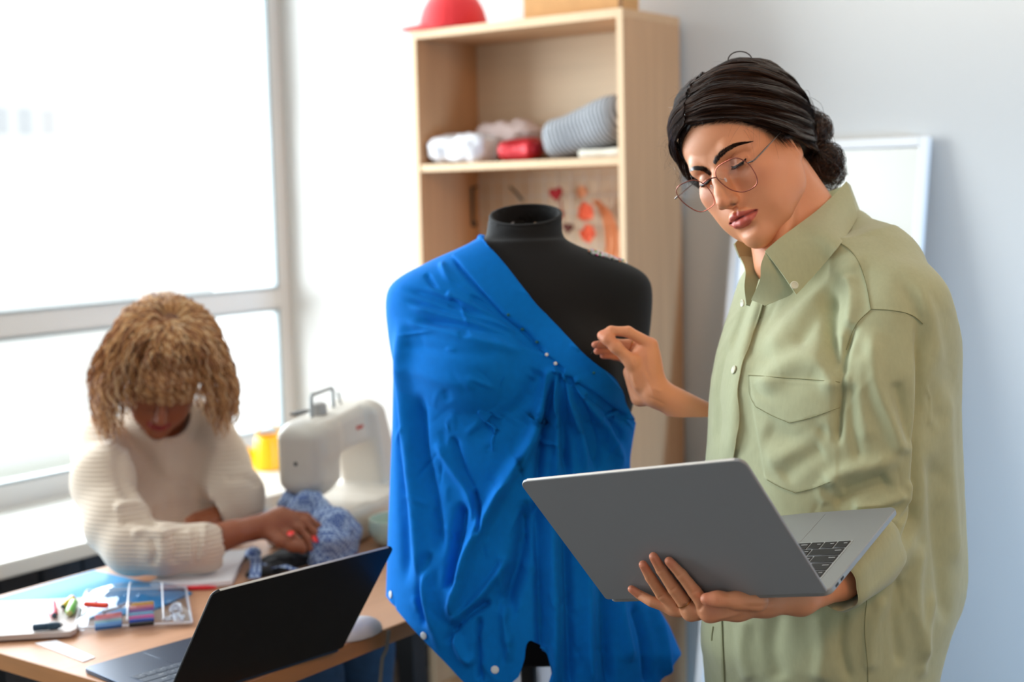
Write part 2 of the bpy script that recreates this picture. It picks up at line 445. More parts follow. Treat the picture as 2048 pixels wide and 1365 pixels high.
def thin_glass(m, tint=(.98, .99, .99, 1), gloss=1.0):
    """clear sheet: lets light straight through and mirrors more at grazing angles, the same from both sides"""
    nt = m.node_tree; N = nt.nodes; L = nt.links; out = N['Material Output']
    for l in list(out.inputs['Surface'].links): L.remove(l)
    tr = N.new('ShaderNodeBsdfTransparent'); gl = N.new('ShaderNodeBsdfGlossy'); gl.inputs['Roughness'].default_value = 0.03; tr.inputs[0].default_value = tint
    lw = N.new('ShaderNodeLayerWeight'); lw.inputs[0].default_value = .5; pw = N.new('ShaderNodeMath'); pw.operation = 'POWER'; pw.inputs[1].default_value = 4.0
    ml = N.new('ShaderNodeMath'); ml.operation = 'MULTIPLY_ADD'; ml.inputs[1].default_value = .6 * gloss; ml.inputs[2].default_value = .03 * gloss; mx = N.new('ShaderNodeMixShader')
    L.new(lw.outputs['Facing'], pw.inputs[0]); L.new(pw.outputs[0], ml.inputs[0]); L.new(ml.outputs[0], mx.inputs[0]); L.new(tr.outputs[0], mx.inputs[1]); L.new(gl.outputs[0], mx.inputs[2]); L.new(mx.outputs[0], out.inputs['Surface'])
# ================================================================ room shell
XL, YB = -3.407, 3.392
wall_m = mat('painted_wall', srgb(208, 208, 206), .75, bump=.05, bscale=300)
side_m = mat('painted_wall_side', srgb(226, 226, 224), .75)
floor_m = mat('floor_boards', srgb(98, 88, 80), .55, var=.25, scale=6, stretch=(1, 8, 1))
ceil_m = mat('ceiling_white', srgb(235, 233, 228), .8)
pvc = mat('window_frame_white', srgb(204, 206, 208), .4)
def struct(name, mb, m, smooth=False): return mb.build(name, m, None, smooth, kind='structure')
m = MB(); m.box((XL - .4, -3.2, -.1), (2.6, YB + .2, 0)); struct('floor', m, floor_m)
m = MB(); m.box((XL - .4, -3.2, 2.8), (2.6, YB + .2, 2.9)); struct('ceiling', m, ceil_m)
m = MB(); m.box((XL - .4, YB, 0), (2.6, YB + .2, 2.8)); struct('wall_back', m, wall_m)
m = MB(); m.box((2.4, -3.2, 0), (2.6, YB, 2.8)); struct('wall_right', m, side_m)
m = MB(); m.box((XL - .4, -3.2, 0), (2.4, -3.0, 2.8)); struct('wall_front', m, side_m)
# window wall: parapet, lintel, narrow pier by the corner
m = MB(); m.box((XL - .30, -3.0, 0), (XL, YB, .655)); m.box((XL - .30, -3.0, 2.72), (XL, YB, 2.8)); m.box((XL - .30, -3.0, .655), (XL, -1.7, 2.72)); struct('wall_left', m, side_m)
# frame: outer, mullion between the lower and the upper panes, upright posts
m = MB(); x0, x1 = XL - .085, XL - .015
zb, zm0, zm1, zt = .66, 1.137, 1.205, 2.68
m.box((x0, -1.7, .655), (x1 - .001, YB - .05, .735), .004); m.box((x0, -1.7, zm0), (x1 - .002, YB - .05, zm1), .004); m.box((x0, -1.7, zt), (x1 - .001, YB - .05, 2.72), .004)
for y in (YB - .055, .95, -1.68): m.box((x0, y, .655), (x1, y + .055, 2.72), .004)
m.box((x0 + .01, 3.235, zm1 + .55), (x0 + .022, 3.25, zt), .002)
w1 = struct('window_1', m, pvc)
gm = mat('rubber_seal', srgb(150, 165, 172), .6); m = MB()
for z0, z1 in ((.735, zm0), (zm1, zt)):
    for y0, y1 in ((1.005, YB - .055), (-1.625, .95)):
        for a, b in (((x1 - .012, y0, z0), (x1 + .001, y1, z0 + .007)), ((x1 - .012, y0, z1 - .007), (x1 + .001, y1, z1)), ((x1 - .012, y0, z0), (x1 + .001, y0 + .007, z1)), ((x1 - .012, y1 - .009, z0), (x1 + .001, y1, z1))): m.box(a, b)
m.build('window_seal', gm, w1)
glass = mat('window_glass', (1, 1, 1, 1), 0); glass_nt = glass
thin_glass(glass)
for z0, z1 in ((.735, zm0), (zm1, zt)):
    for y0, y1 in ((1.005, YB - .055), (-1.625, .95)):
        m = MB(); m.box((x0 + .035, y0, z0), (x0 + .039, y1, z1)); m.build('window_pane', glass, w1)
# inside sill board
m = MB(); m.box((XL - .02, -1.7, .628), (-2.905, YB - .001, .668), .004); o = struct('trim_1', m, mat('sill_board', srgb(232, 232, 228), .35)); o['label'] = 'white window sill board'
# outdoor surroundings, far below the window: pale facades
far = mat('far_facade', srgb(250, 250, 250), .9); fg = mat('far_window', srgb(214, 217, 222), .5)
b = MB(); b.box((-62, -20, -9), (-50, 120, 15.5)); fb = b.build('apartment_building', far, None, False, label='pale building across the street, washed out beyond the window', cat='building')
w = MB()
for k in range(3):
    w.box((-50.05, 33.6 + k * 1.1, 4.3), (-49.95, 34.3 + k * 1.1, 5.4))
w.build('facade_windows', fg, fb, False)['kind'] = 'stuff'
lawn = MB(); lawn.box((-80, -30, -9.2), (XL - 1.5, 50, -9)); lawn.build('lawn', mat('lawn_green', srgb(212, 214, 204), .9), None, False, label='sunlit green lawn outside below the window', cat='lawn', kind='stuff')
# radiator cover boards below the sill
gb = mat('dark_panel', srgb(84, 88, 94), .6); m = MB()
m.box((-3.36, -1.5, .06), (-3.31, 3.0, .60))
y = -1.5
while y < 3.0: m.box((-3.312, y + .005, .06), (-3.298, y + .125, .60), .003); y += .135
m.build('radiator_cover', gb, None, False, label='dark grey slatted panel over the radiator beneath the window sill', cat='radiator cover')
# baseboard
m = MB(); m.box((-2.64, YB - .018, 0), (2.4, YB, .075), .004); m.box((XL, YB - .018, 0), (-2.66, YB, .075), .004); struct('baseboard_back', m, mat('baseboard_dark', srgb(70, 62, 56), .5))
# ================================================================ bookcase with its contents
oak = mat('light_oak', srgb(200, 154, 114), .5, var=.10, scale=3.0, stretch=(14, 14, .8), bump=.03, bscale=60)
oak2 = mat('light_oak_edge', srgb(222, 190, 152), .5, var=.06, scale=3.0, stretch=(14, 14, .8))
oakh = mat('light_oak_shelf', srgb(208, 166, 126), .5, var=.08, scale=3.0, stretch=(.8, 14, 14))
SX0, SX1, SY0, SY1, SZ = -2.605, -1.912, 3.085, 3.372, 1.955
case = empty('bookcase', (SX0, SY0, 0), label='tall light oak bookcase behind the dress form, against the back wall', cat='bookcase')
def cp(name, lo, hi, mt, par=None, bev=.0015):
    m = MB(); m.box(lo, hi, bev); return m.build(name, mt, par if par is not None else case, False, ws=True)
cp('side_panel', (SX0, SY0 + .001, 0), (SX0 + .018, SY1, SZ - .022), oak); cp('side_panel', (SX1 - .018, SY0 + .001, 0), (SX1, SY1, SZ - .022), oak)
cp('top_panel', (SX0, SY0 + .001, SZ - .022), (SX1, SY1, SZ), oakh)
cp('back_panel', (SX0 + .018, SY1 - .012, .06), (SX1 - .018, SY1 - .004, SZ - .022), mat('back_board', srgb(216, 192, 162), .6, var=.06, scale=3, stretch=(.8, 14, 14)))
cp('edge_band', (SX0, SY0 - .001, 0), (SX0 + .018, SY0 + .001, SZ - .022), oak2, bev=0); cp('edge_band', (SX1 - .018, SY0 - .001, 0), (SX1, SY0 + .001, SZ - .022), oak2, bev=0)
cp('edge_band', (SX0, SY0 - .001, SZ - .022), (SX1, SY0 + .001, SZ), oak2, bev=0)
for z in (1.566, .86, .46, .06):
    sh = cp('shelf', (SX0 + .018, SY0 + .004, z), (SX1 - .018, SY1 - .012, z + .020), oakh); cp('edge_band', (SX0 + .018, SY0 + .002, z), (SX1 - .018, SY0 + .004, z + .020), oak2, sh, 0)
ZS = 1.586
# cardboard box and red cap on top
card = mat('cardboard', srgb(200, 150, 96), .8, var=.06, scale=30); m = MB()
m.box((-2.245, 3.125, SZ + .001), (-1.935, 3.205, SZ + .235), .003); bx = m.build('cardboard_box', card, None, False, label='brown cardboard box on top of the bookcase', cat='box')
m = MB(); m.box((-1.948, 3.1241, SZ + .001), (-1.937, 3.1249, SZ + .236)); m.build('tape_seam', mat('box_seam', srgb(120, 84, 48), .7), bx, False)
red = mat('red_cotton', srgb(226, 44, 50), .8, sheen=.3, bump=.1, bscale=400)
cap = empty('cap', (-2.47, 3.20, SZ), label='red baseball cap on the left end of the bookcase top', cat='cap')
cc = np.array([-2.515, 3.165, SZ + .002]); v = Vox(cc - (.12, .12, .01), cc + (.13, .12, .16), .004)
v.ball(cc + (0, 0, .002), (.098, .092, .118)); v.ball(cc + (0, 0, -.006), (.090, .084, .110), .002, 'sub'); v.rbox(cc + (0, 0, -.05), (.2, .2, .05), .001, 0, 'sub')
V, Q = v.mesh(); V = relax(V, Q, 2); 
a = np.arctan2(V[:, 1] - cc[1], V[:, 0] - cc[0]); n = V - cc; n /= np.linalg.norm(n, axis=1)[:, None]; V = V - n * (.0015 * np.exp(-(np.sin(a * 3) / .06) ** 2))[:, None]
link('crown', np_mesh('cap_crown', V, Q), red, cap, True)
u, t = np.meshgrid(np.linspace(-1.05, 1.05, 25), np.linspace(0, 1, 10), indexing='ij'); ang = PI + .25 + u
P = np.stack([cc[0] + np.cos(ang) * (.094 + t * .062 * np.cos(u * 1.3)), cc[1] + np.sin(ang) * (.088 + t * .062 * np.cos(u * 1.3)), SZ + .012 - .004 * t + .010 * (1 - u ** 2) * (1 - t * .9)], -1)
m = MB(); m.sheet(P, .003); m.build('visor', red, cap, ws=True)
m = MB(); m.lathe([(0, .004), (.006, .003), (.008, 0), (.007, -.002)], 16, M=z_M(cc + (0, 0, .119), (0, 0, 1))); m.build('top_button', red, cap, ws=True)
# folded clothes on the shelf
def soft(name, c, r, mt, seed, amp=.006, flat=.7, label=None, cat='folded clothes', extra=(), freq=22, ribs=None):
    c = np.array(c, float); r = np.array(r, float); v = Vox(c - r * 1.35 - .02, c + r * 1.35 + .02, .005)
    v.rbox(c, r * np.array([1, 1, 1]), min(r) * .85)
    for q, rr in extra: v.rbox(c + np.array(q), rr, min(rr) * .8, .02)
    V, Q = v.mesh(); V = relax(V, Q, 3); N = vnormals(V, Q)
    d = amp * vnoise(V * np.array([1, 1, 2.2]), freq, seed) + amp * .5 * vnoise(V, freq * 2.3, seed + 5)
    V = V + N * d[:, None]; V[:, 2] = np.maximum(V[:, 2], ZS + .0005)
    return link(name, np_mesh(name, V, Q), mt, label=label, cat=cat)
whitef = mat('white_jersey', srgb(232, 234, 240), .85, bump=.2, bscale=120); pinkf = mat('blush_jersey', srgb(205, 186, 182), .85, bump=.2, bscale=120)
soft('folded_shirt', (-2.484, 3.160, ZS + .040), (.092, .060, .040), whitef, 1, .011, label='crumpled white folded shirt on the left of the upper shelf', cat='shirt')
soft('folded_shirt', (-2.405, 3.275, ZS + .060), (.105, .055, .058), pinkf, 3, .010, label='blush pink and white knit heaped behind the white folded shirt', cat='shirt')
redseq = mat('red_sequins', srgb(170, 12, 26), .35, .3, bump=.8, bscale=160)
soft('sequin_cloth', (-2.283, 3.155, ZS + .030), (.062, .040, .030), redseq, 6, .005, label='crumpled red sequin cloth beside the striped knit', cat='cloth')
# grey ribbed knit, stripes running across
rib = mat('grey_striped_knit', srgb(150, 156, 164), .9); nt = rib.node_tree; tc = nt.nodes.new('ShaderNodeTexCoord'); mp = nt.nodes.new('ShaderNodeMapping'); mp.inputs['Rotation'].default_value = (0, .35, .2)
wv = nt.nodes.new('ShaderNodeTexWave'); wv.inputs['Scale'].default_value = 26; wv.inputs['Distortion'].default_value = 3.2; wv.inputs['Detail Scale'].default_value = .6; wv.bands_direction = 'X'
cr = nt.nodes.new('ShaderNodeValToRGB'); cr.color_ramp.elements[0].color = srgb(78, 81, 86); cr.color_ramp.elements[1].color = srgb(170, 173, 178); cr.color_ramp.elements[0].position = .3; cr.color_ramp.elements[1].position = .6
nt.links.new(tc.outputs['Object'], mp.inputs[0]); nt.links.new(mp.outputs[0], wv.inputs[0]); nt.links.new(wv.outputs['Fac'], cr.inputs[0]); nt.links.new(cr.outputs[0], nt.nodes['Principled BSDF'].inputs['Base Color'])
c = np.array([-2.07, 3.20, ZS + .075]); Rt = np.array(Matrix.Rotation(-.22, 3, 'Y')); M4 = np.eye(4); M4[:3, :3] = Rt
v = Vox(c - (.19, .14, .09), c + (.19, .14, .11), .005); v.rbox(c, (.130, .095, .056), .045, M=M4); v.rbox(c + (.075, 0, .036), (.060, .08, .035), .03, .03, M=M4)
V, Q = v.mesh(); V = relax(V, Q, 3); N = vnormals(V, Q); V = V + N * (.005 * vnoise(V, 14, 9))[:, None]; V[:, 2] = np.maximum(V[:, 2], ZS + .0005); V[:, 0] = np.minimum(V[:, 0], SX1 - .0185)
link('folded_sweater', np_mesh('sweater', V, Q), rib, label='grey striped folded sweater on the right of the upper shelf', cat='sweater')
soft('folded_cloth', (-2.005, 3.165, ZS + .012), (.070, .055, .012), mat('cream_cotton', srgb(224, 220, 206), .9), 12, .002, label='flat cream cloth under the grey striped sweater', cat='cloth')
# wire grid hanging below the upper shelf, with trinkets
wire = mat('white_wire', srgb(205, 196, 186), .4); g = empty('wire_grid', (-2.26, 3.34, 1.3), label='white wire grid panel hung inside the bookcase', cat='wire grid'); m = MB(); gy = 3.325
for x in np.arange(-2.56, -1.95, .046): m.tube([(x, gy, 1.02), (x, gy, 1.555)], .0017, 5)
for z in np.arange(1.03, 1.56, .046): m.tube([(-2.565, gy, z), (-1.948, gy, z)], .0017, 5)
m.build('grid_wires', wire, g, ws=True)
def gp(px, py, y=None): return on_plane(px, py, 1, gy - .008 if y is None else y)
dk = mat('dark_metal', srgb(70, 66, 62), .5, .5)
m = MB(); q = gp(945, 375); 
for i, (x0, y0, x1, y1) in enumerate(((930, 378, 955, 374), (944, 376, 945, 450), (928, 410, 942, 400), (925, 380, 934, 400), (930, 448, 952, 452), (933, 420, 942, 428))): m.tube([gp(x0, y0), gp(x1, y1)], .0050 if i == 1 else .0038, 6)
m.lathe([(.004, -.002), (.010, 0), (.004, .002)], 14, M=z_M(gp(948, 448), (0, -1, 0)))
m.build('metal_hook', dk, None, label='dark metal clasp hanging on the left of the wire grid', cat='hook')
m = MB(); m.tube([gp(1020, 374), gp(1034, 388), gp(1046, 402)], .0035, 6); m.build('metal_hook', dk, None, label='small slanted grey clip on the wire grid above the dress form neck', cat='clip')
redf = mat('dark_red_felt', srgb(160, 18, 28), .8); org = mat('coral_felt', srgb(238, 112, 78), .8); brn = mat('brown_felt', srgb(92, 44, 36), .85); tan = mat('peach_tulle', srgb(232, 168, 128), .9)
def heart(px, py, s, mt, name, label, cat, rz=0, th=.010):
    c = gp(px, py, gy - .014); t = np.linspace(0, 2 * PI, 60)[:-1]; x = 16 * np.sin(t) ** 3; z = 13 * np.cos(t) - 5 * np.cos(2 * t) - 2 * np.cos(3 * t) - np.cos(4 * t)
    x, z = x * s / 16, z * s / 16; x, z = x * math.cos(rz) - z * math.sin(rz), x * math.sin(rz) + z * math.cos(rz); m = MB(); rings = []
    for k, dy in ((.55, -th / 2), (.9, -th * .35), (1, 0), (.9, th * .35), (.55, th / 2)): rings.append(np.stack([c[0] + x * k, np.full_like(x, c[1] + dy), c[2] + z * k], 1))
    V = np.concatenate(rings); n = len(t); F = [tuple(range(n)), tuple(range(5 * n - 1, 4 * n - 1, -1))]
    for a in range(4): F += [(a * n + b, (a + 1) * n + b, (a + 1) * n + (b + 1) % n, a * n + (b + 1) % n) for b in range(n)]
    m.add(V, F); return m.build(name, mt, None, label=label, cat=cat)
def rosette(px, py, s, mt, name, label, seed, petals=9, cat='felt flower'):
    R = random.Random(seed); c = gp(px, py, gy - .016); m = MB()
    for k in range(petals):
        a = 2 * PI * k / petals + R.uniform(-.2, .2); rr = s * R.uniform(.75, 1.05); u, t = np.meshgrid(np.linspace(-1, 1, 7), np.linspace(0, 1, 6), indexing='ij')
        w = s * .42 * np.sin(t * 2.6 + .3); L = rr * t; dx = np.cos(a) * L - np.sin(a) * u * w; dz = np.sin(a) * L + np.cos(a) * u * w
        m.sheet(np.stack([c[0] + dx, c[1] - .010 * t * t - .004 * u * u - .002 * (k % 3), c[2] + dz], -1), .0012)
    m.add(*(lambda V, Q: (V, Q.tolist()))(*ballmesh(c + (0, -.006, 0), s * .22))); return m.build(name, mt, None, label=label, cat=cat)
heart(1112, 388, .024, redf, 'felt_heart', 'dark red felt heart on the wire grid above the dress form shoulder', 'felt heart', .15)
m = MB(); m.tube(catmull([gp(1122, 400), gp(1124, 425), gp(1128, 440)], 10), .0022, 5); m.add(*(lambda V, Q: (V, Q.tolist()))(*ballmesh(gp(1122, 428), .009))); m.build('ribbon', redf, None, label='short red ribbon below the felt heart', cat='ribbon')
heart(1136, 456, .018, brn, 'felt_heart', 'dark brown felt heart beside the dress form neck', 'felt heart', -.1)
rosette(1176, 424, .030, org, 'felt_flower', 'coral felt flower on the wire grid, upper of the two', 3)
rosette(1180, 468, .028, org, 'felt_flower', 'coral felt flower on the wire grid, lower of the two', 5)
rosette(1168, 384, .020, tan, 'felt_flower', 'small tan felt flower above the coral flowers', 8, 6)
m = MB(); t = np.linspace(0, 1, 20)[:, None]; u = np.linspace(-1, 1, 12)[None]; A = catmull([gp(1190, 400), gp(1215, 430), gp(1228, 480), gp(1226, 530)], 20)
P = A[:, None] + np.stack([(.014 + .016 * t) * u, -.006 * np.sin(u * 7 + t * 4), 0 * u * t], -1); m.sheet(P, .0012); m.build('tulle_scarf', tan, None, label='sheer peach tulle strip hanging at the right of the wire grid', cat='scarf')
# things standing low in the bookcase, seen past the dress form
soft2 = mat('white_paper', srgb(214, 212, 210), .7)
# leaning mirror
mir = mat('mirror_silver', (.93, .93, .93, 1), .02, 1.0); mf = mat('mirror_frame_white', srgb(236, 238, 240), .35)
g = empty('standing_mirror', (-1.5, 3.2, 0), label='tall white framed mirror leaning on the wall behind the standing woman', cat='mirror')
TL, TR = np.array([-1.735, 3.372, 1.611]), np.array([-1.228, 3.372, 1.611]); hh = 1.64; th = math.asin(1.611 / hh)
dn = np.array([0, -math.cos(th), -math.sin(th)]); ww = TR[0] - TL[0]; M = np.eye(4); M[:3, 0] = (1, 0, 0); M[:3, 1] = -dn; M[:3, 2] = np.cross(M[:3, 0], M[:3, 1]); M[:3, 3] = TL + dn * hh
fw = .024; m = MB()
for lo, hi in (((0, 0, -.012), (fw, hh, .012)), ((ww - fw, 0, -.012), (ww, hh, .012)), ((fw, 0, -.012), (ww - fw, fw, .012)), ((fw, hh - fw, -.012), (ww - fw, hh, .012))): m.box(lo, hi, .003, M=M)
m.build('frame', mf, g, False, ws=True); m = MB(); m.box((fw, fw, -.003), (ww - fw, hh - fw, .003), M=M); m.build('mirror_glass', mir, g, False, ws=True)
m = MB(); m.box((.01, .01, -.011), (ww - .01, hh - .01, -.004), M=M); m.build('backing_board', oak, g, False, ws=True)
# white bag on the lowest shelf, seen below the cloth
tb0 = empty('tote_bag', (-2.32, 3.2, .081), label='white cloth tote bag with black straps on the lowest shelf of the bookcase', cat='bag')
c = np.array([-2.31, 3.20, .175]); v = Vox(c - (.16, .11, .11), c + (.16, .11, .11), .005); v.rbox(c, (.115, .055, .088), .03); V, Q = v.mesh(); V = relax(V, Q, 2); N = vnormals(V, Q); V = V + N * (.006 * vnoise(V, 20, 4))[:, None]; V[:, 2] = np.maximum(V[:, 2], .0815)
link('bag_body', np_mesh('tote', V, Q), mat('white_canvas', srgb(216, 216, 222), .8), tb0, True)
m = MB(); m.tube(catmull([c + (-.05, -.060, -.06), c + (-.045, -.066, .06), c + (-.02, -.05, .125), c + (.02, -.05, .125), c + (.040, -.066, .06), c + (.050, -.060, -.06)], 40), [(.008, .0022)] * 40, 8); m.build('strap', mat('black_strap', srgb(24, 22, 24), .7), tb0, ws=True)
# ================================================================ dress form and the blue cloth pinned to it
RH = _r.copy(); FH = np.cross(RH, [0, 0, 1.0]); FH = -FH if FH @ _F < 0 else FH
DM = 2.42
def form_rows(rows, D, o):
    zs, cx_, rx, ry = [], [], [], []
    for py, xl, xr, b in rows[::-1]:
        c = at((xl + xr) / 2, py, D); zs.append(c[2] - o[2]); cx_.append((c - o) @ RH); rx.append((xr - xl) / 2 * D / CAM_F); ry.append(b)
    return zs, cx_, 0.0, rx, ry
o_f = at(1045, 800, DM); MF = np.eye(4); MF[:3, 0] = RH; MF[:3, 1] = FH; MF[:3, 2] = (0, 0, 1); MF[:3, 3] = o_f
FORM = [(478, 985, 1110, .050), (492, 955, 1150, .058), (508, 905, 1190, .068), (530, 852, 1262, .080), (552, 806, 1296, .092), (575, 794, 1302, .102), (610, 791, 1303, .112), (680, 797, 1297, .128), (760, 812, 1280, .134), (850, 836, 1256, .120), (930, 850, 1243, .106), (1000, 846, 1250, .110), (1100, 826, 1272, .125), (1200, 842, 1282, .126), (1290, 905, 1262, .112), (1312, 914, 1258, .108)]
blackj = mat('black_jersey', srgb(15, 14, 15), .9, sheen=.04, bump=.05, bscale=900)
form = empty('dress_form', (float(o_f[0]), float(o_f[1]), 0), label='black dress form with open neck, half covered by blue cloth', cat='dress form')
v = Vox(o_f + (-.34, -.34, -.48), o_f + (.34, .34, .36), .004)
v.loft(MF, *form_rows(FORM, DM, o_f), p=2.25)
v.cone(at(1046, 520, DM), at(1048, 470, DM - .005), .064, .0605, .018); v.cone(at(1048, 480, DM - .005), at(1051, 432, DM - .012), .0605, .0620, .01)
for s in (-1, 1): v.ball(at(1046 + s * 105, 740, DM - .105), (.062, .045, .058), .05)
# open, slightly forward tilted neck
nt_ = np.array([0, 0, 1.0]) * .955 - FH * .27 - RH * .03; nt_ /= np.linalg.norm(nt_); nc = at(1051, 431, DM - .012)
Mn = z_M(nc, nt_); v.rbox(nc + nt_ * .10, (.2, .2, .10), .002, 0, 'sub', M=Mn)
FSDF = Vox(v.lo, v.lo + v.h * (v.n - 1), v.h); FSDF.f = v.f.copy()
v.cone(nc + nt_ * .03, nc - nt_ * .045, .0550, .0540, .0, 'sub')
V, Q = v.mesh(); V = relax(V, Q, 3)
link('torso', np_mesh('form_torso', V, Q), blackj, form, True)
FV, FQ = V, Q
m = MB(); t = np.linspace(0, 2 * PI, 65)[:-1]; Mr = z_M(nc - nt_ * .0005, nt_); m.tube(np.stack([.0590 * np.cos(t), .0590 * np.sin(t), 0 * t], 1) @ Mr[:3, :3].T + Mr[:3, 3], .0036, 8, closed=True); m.build('neck_rim', blackj, form, ws=True)
m = MB(); m.lathe([(0, 0), (.054, 0), (.054, .003), (0, .003)], 40, M=z_M(nc - nt_ * .043, nt_)); m.build('neck_liner', mat('raw_board', srgb(72, 58, 38), .9), form, ws=True)
m = MB(); m.tube(catmull([nc + FH * .055 - RH * .018 + (0, 0, .004), nc + FH * .058 - RH * .020 + (0, 0, -.010), nc + FH * .050 - RH * .026 + (0, 0, -.018)], 8), .0022, 5); m.build('label_tab', mat('clear_tab', srgb(150, 150, 155), .4), form, ws=True)
mt = mat('stand_black', srgb(30, 30, 32), .5, .3); base = np.array([o_f[0], o_f[1], 0])
m = MB(); m.tube([base + (0, 0, .25), base + (0, 0, 1.0)], .014, 14); m.build('pole', mt, form, ws=True)
for k in range(3):
    a = 2 * PI * k / 3 + .5; d = np.array([math.cos(a), math.sin(a), 0]); m = MB(); m.tube([base + (0, 0, .34), base + d * .12 + (0, 0, .20), base + d * .27 + (0, 0, .012)], .009, 10); m.build('leg', mt, form, ws=True)
# sequin trim on the bare shoulder
fb = bvh_of(FV, FQ); C = catmull([(1182, 503), (1222, 514), (1262, 524)], 60); R = random.Random(1)
sm = [mat('sequin_white', srgb(232, 228, 232), .25, .2), mat('sequin_pink', srgb(226, 60, 150), .3, .2), mat('sequin_orange', srgb(240, 160, 90), .3, .2), mat('sequin_green', srgb(90, 170, 90), .3, .2)]
m = MB()
for i in range(1000):
    q = C[R.randrange(60)] + np.array([R.gauss(0, 2), R.uniform(-7, 5)]); p, n = hit(fb, *q)
    if p is None: continue
    n = n + np.array([R.gauss(0, .4) for _ in range(3)]); m.lathe([(0, .0014), (.0022, .0008), (.0022, 0), (0, 0)], 6, mi=R.choice([0, 0, 0, 0, 0, 0, 1, 2, 3]), M=z_M(p + n * .002, n))
m.build('sequin_trim', sm, form, ws=True, kind='stuff')

bluec = mat('blue_cotton', srgb(0, 114, 204), .92, spec=.2, sheen=0.0, var=.06, scale=90, bump=.10, bscale=1500)
def I(x, xs, ys): return np.interp(x, xs, ys)
CY = [484, 500, 515, 540, 572, 600, 640, 700, 760, 860, 960, 1060, 1130, 1190, 1250, 1310, 1365, 1430]
CL = [962, 935, 902, 850, 791, 786, 785, 785, 786, 784, 780, 776, 774, 772, 770, 772, 780, 790]
CR = [1120, 1150, 1180, 1262, 1300, 1305, 1305, 1301, 1290, 1262, 1258, 1272, 1284, 1300, 1338, 1364, 1352, 1345]
CB = [.056, .064, .074, .088, .104, .112, .121, .133, .140, .136, .134, .145, .155, .160, .165, .168, .165, .165]
def build_cloth():
    nU, nV = 620, 640; u = np.linspace(0, 1, nU)[:, None]; v = np.linspace(0, 1, nV)[None]
    dx = np.array([962, 1005, 1060, 1120, 1180, 1225, 1262, 1275]); dy = np.array([484, 535, 600, 665, 730, 778, 842, 870])
    top = 484.0
    # bottom hem as a function of the position across
    hs_ = [-1, -.82, -.62, -.50, -.44, -.34, -.20, -.10, -.04, .00, .10, .16, .30, .6, .80, .90, .96, 1.0]; hy = [1192, 1248, 1312, 1352, 1368, 1376, 1372, 1345, 1285, 1272, 1290, 1420, 1440, 1440, 1400, 1352, 1325, 1306]
    Y0 = np.linspace(top, 1440, nV)[None] * np.ones((nU, 1))
    def sides(y):
        xl, xr, b = I(y, CY, CL), I(y, CY, CR), I(y, CY, CB); c = (xl + xr) / 2; a = (xr - xl) / 2
        xd = np.interp(y, dy, dx); sd_ = np.clip((xd - c) / a, -1, 1); t_ = np.clip((y - 842) / 110, 0, 1); ph1 = np.where(y < 842, np.arcsin(sd_), np.arcsin(sd_) + (np.radians(118) - np.arcsin(sd_)) * t_ * t_ * (3 - 2 * t_)); ph0 = np.radians(-118.0)
        return c, a, b, ph0, ph1
    s = None; Y = Y0
    for _ in range(3):
        c, a, b, p0, p1 = sides(Y); PH = p0 + (p1 - p0) * u; s = np.sin(PH)
        yb = np.where(np.abs(PH) > PI / 2, np.interp(np.sign(s) * 1.0, hs_, hy), np.interp(s, hs_, hy))
        Y = top + (yb - top) * v
    c, a, b, p0, p1 = sides(Y); PH = p0 + (p1 - p0) * u
    x = c + a * np.sin(PH); ww = Y; sf = DM / CAM_F
    base = CAMP + DM * (_F + ((x - 1024.0) / CAM_F)[..., None] * _R - ((Y - 682.5) / CAM_F)[..., None] * _U)
    P = base - FH * (np.cos(PH) * b)[..., None]
    # keep the sideways reach constant when a point comes nearer
    q = (P - CAMP) @ _F; P = CAMP + (P - CAMP) - 0.0
    lat = (P - CAMP) @ RH; P = P + RH * (lat * (q / DM - 1.0))[..., None] * .9
    vert = (P - CAMP) @ np.array([0, 0, 1.0]); P[..., 2] += vert * (q / DM - 1.0) * .9
    # bust under the cloth
    for sx in (-1, 1):
        d2 = ((x - (1046 + sx * 105)) / 95.0) ** 2 + ((Y - 745) / 85.0) ** 2; P = P - FH * (.022 * np.exp(-d2) * (np.cos(PH) > 0))[..., None]
    V = P.reshape(-1, 3); i = np.arange(nU - 1)[:, None]; j = np.arange(nV - 1)[None]
    Q = np.stack([i * nV + j, i * nV + j + 1, (i + 1) * nV + j + 1, (i + 1) * nV + j], -1).reshape(-1, 4)
    N = vnormals(V, Q)
    if (N[(nU // 2) * nV + nV // 2] @ FH) > 0: Q = Q[:, ::-1]
    return V, Q, nU, nV
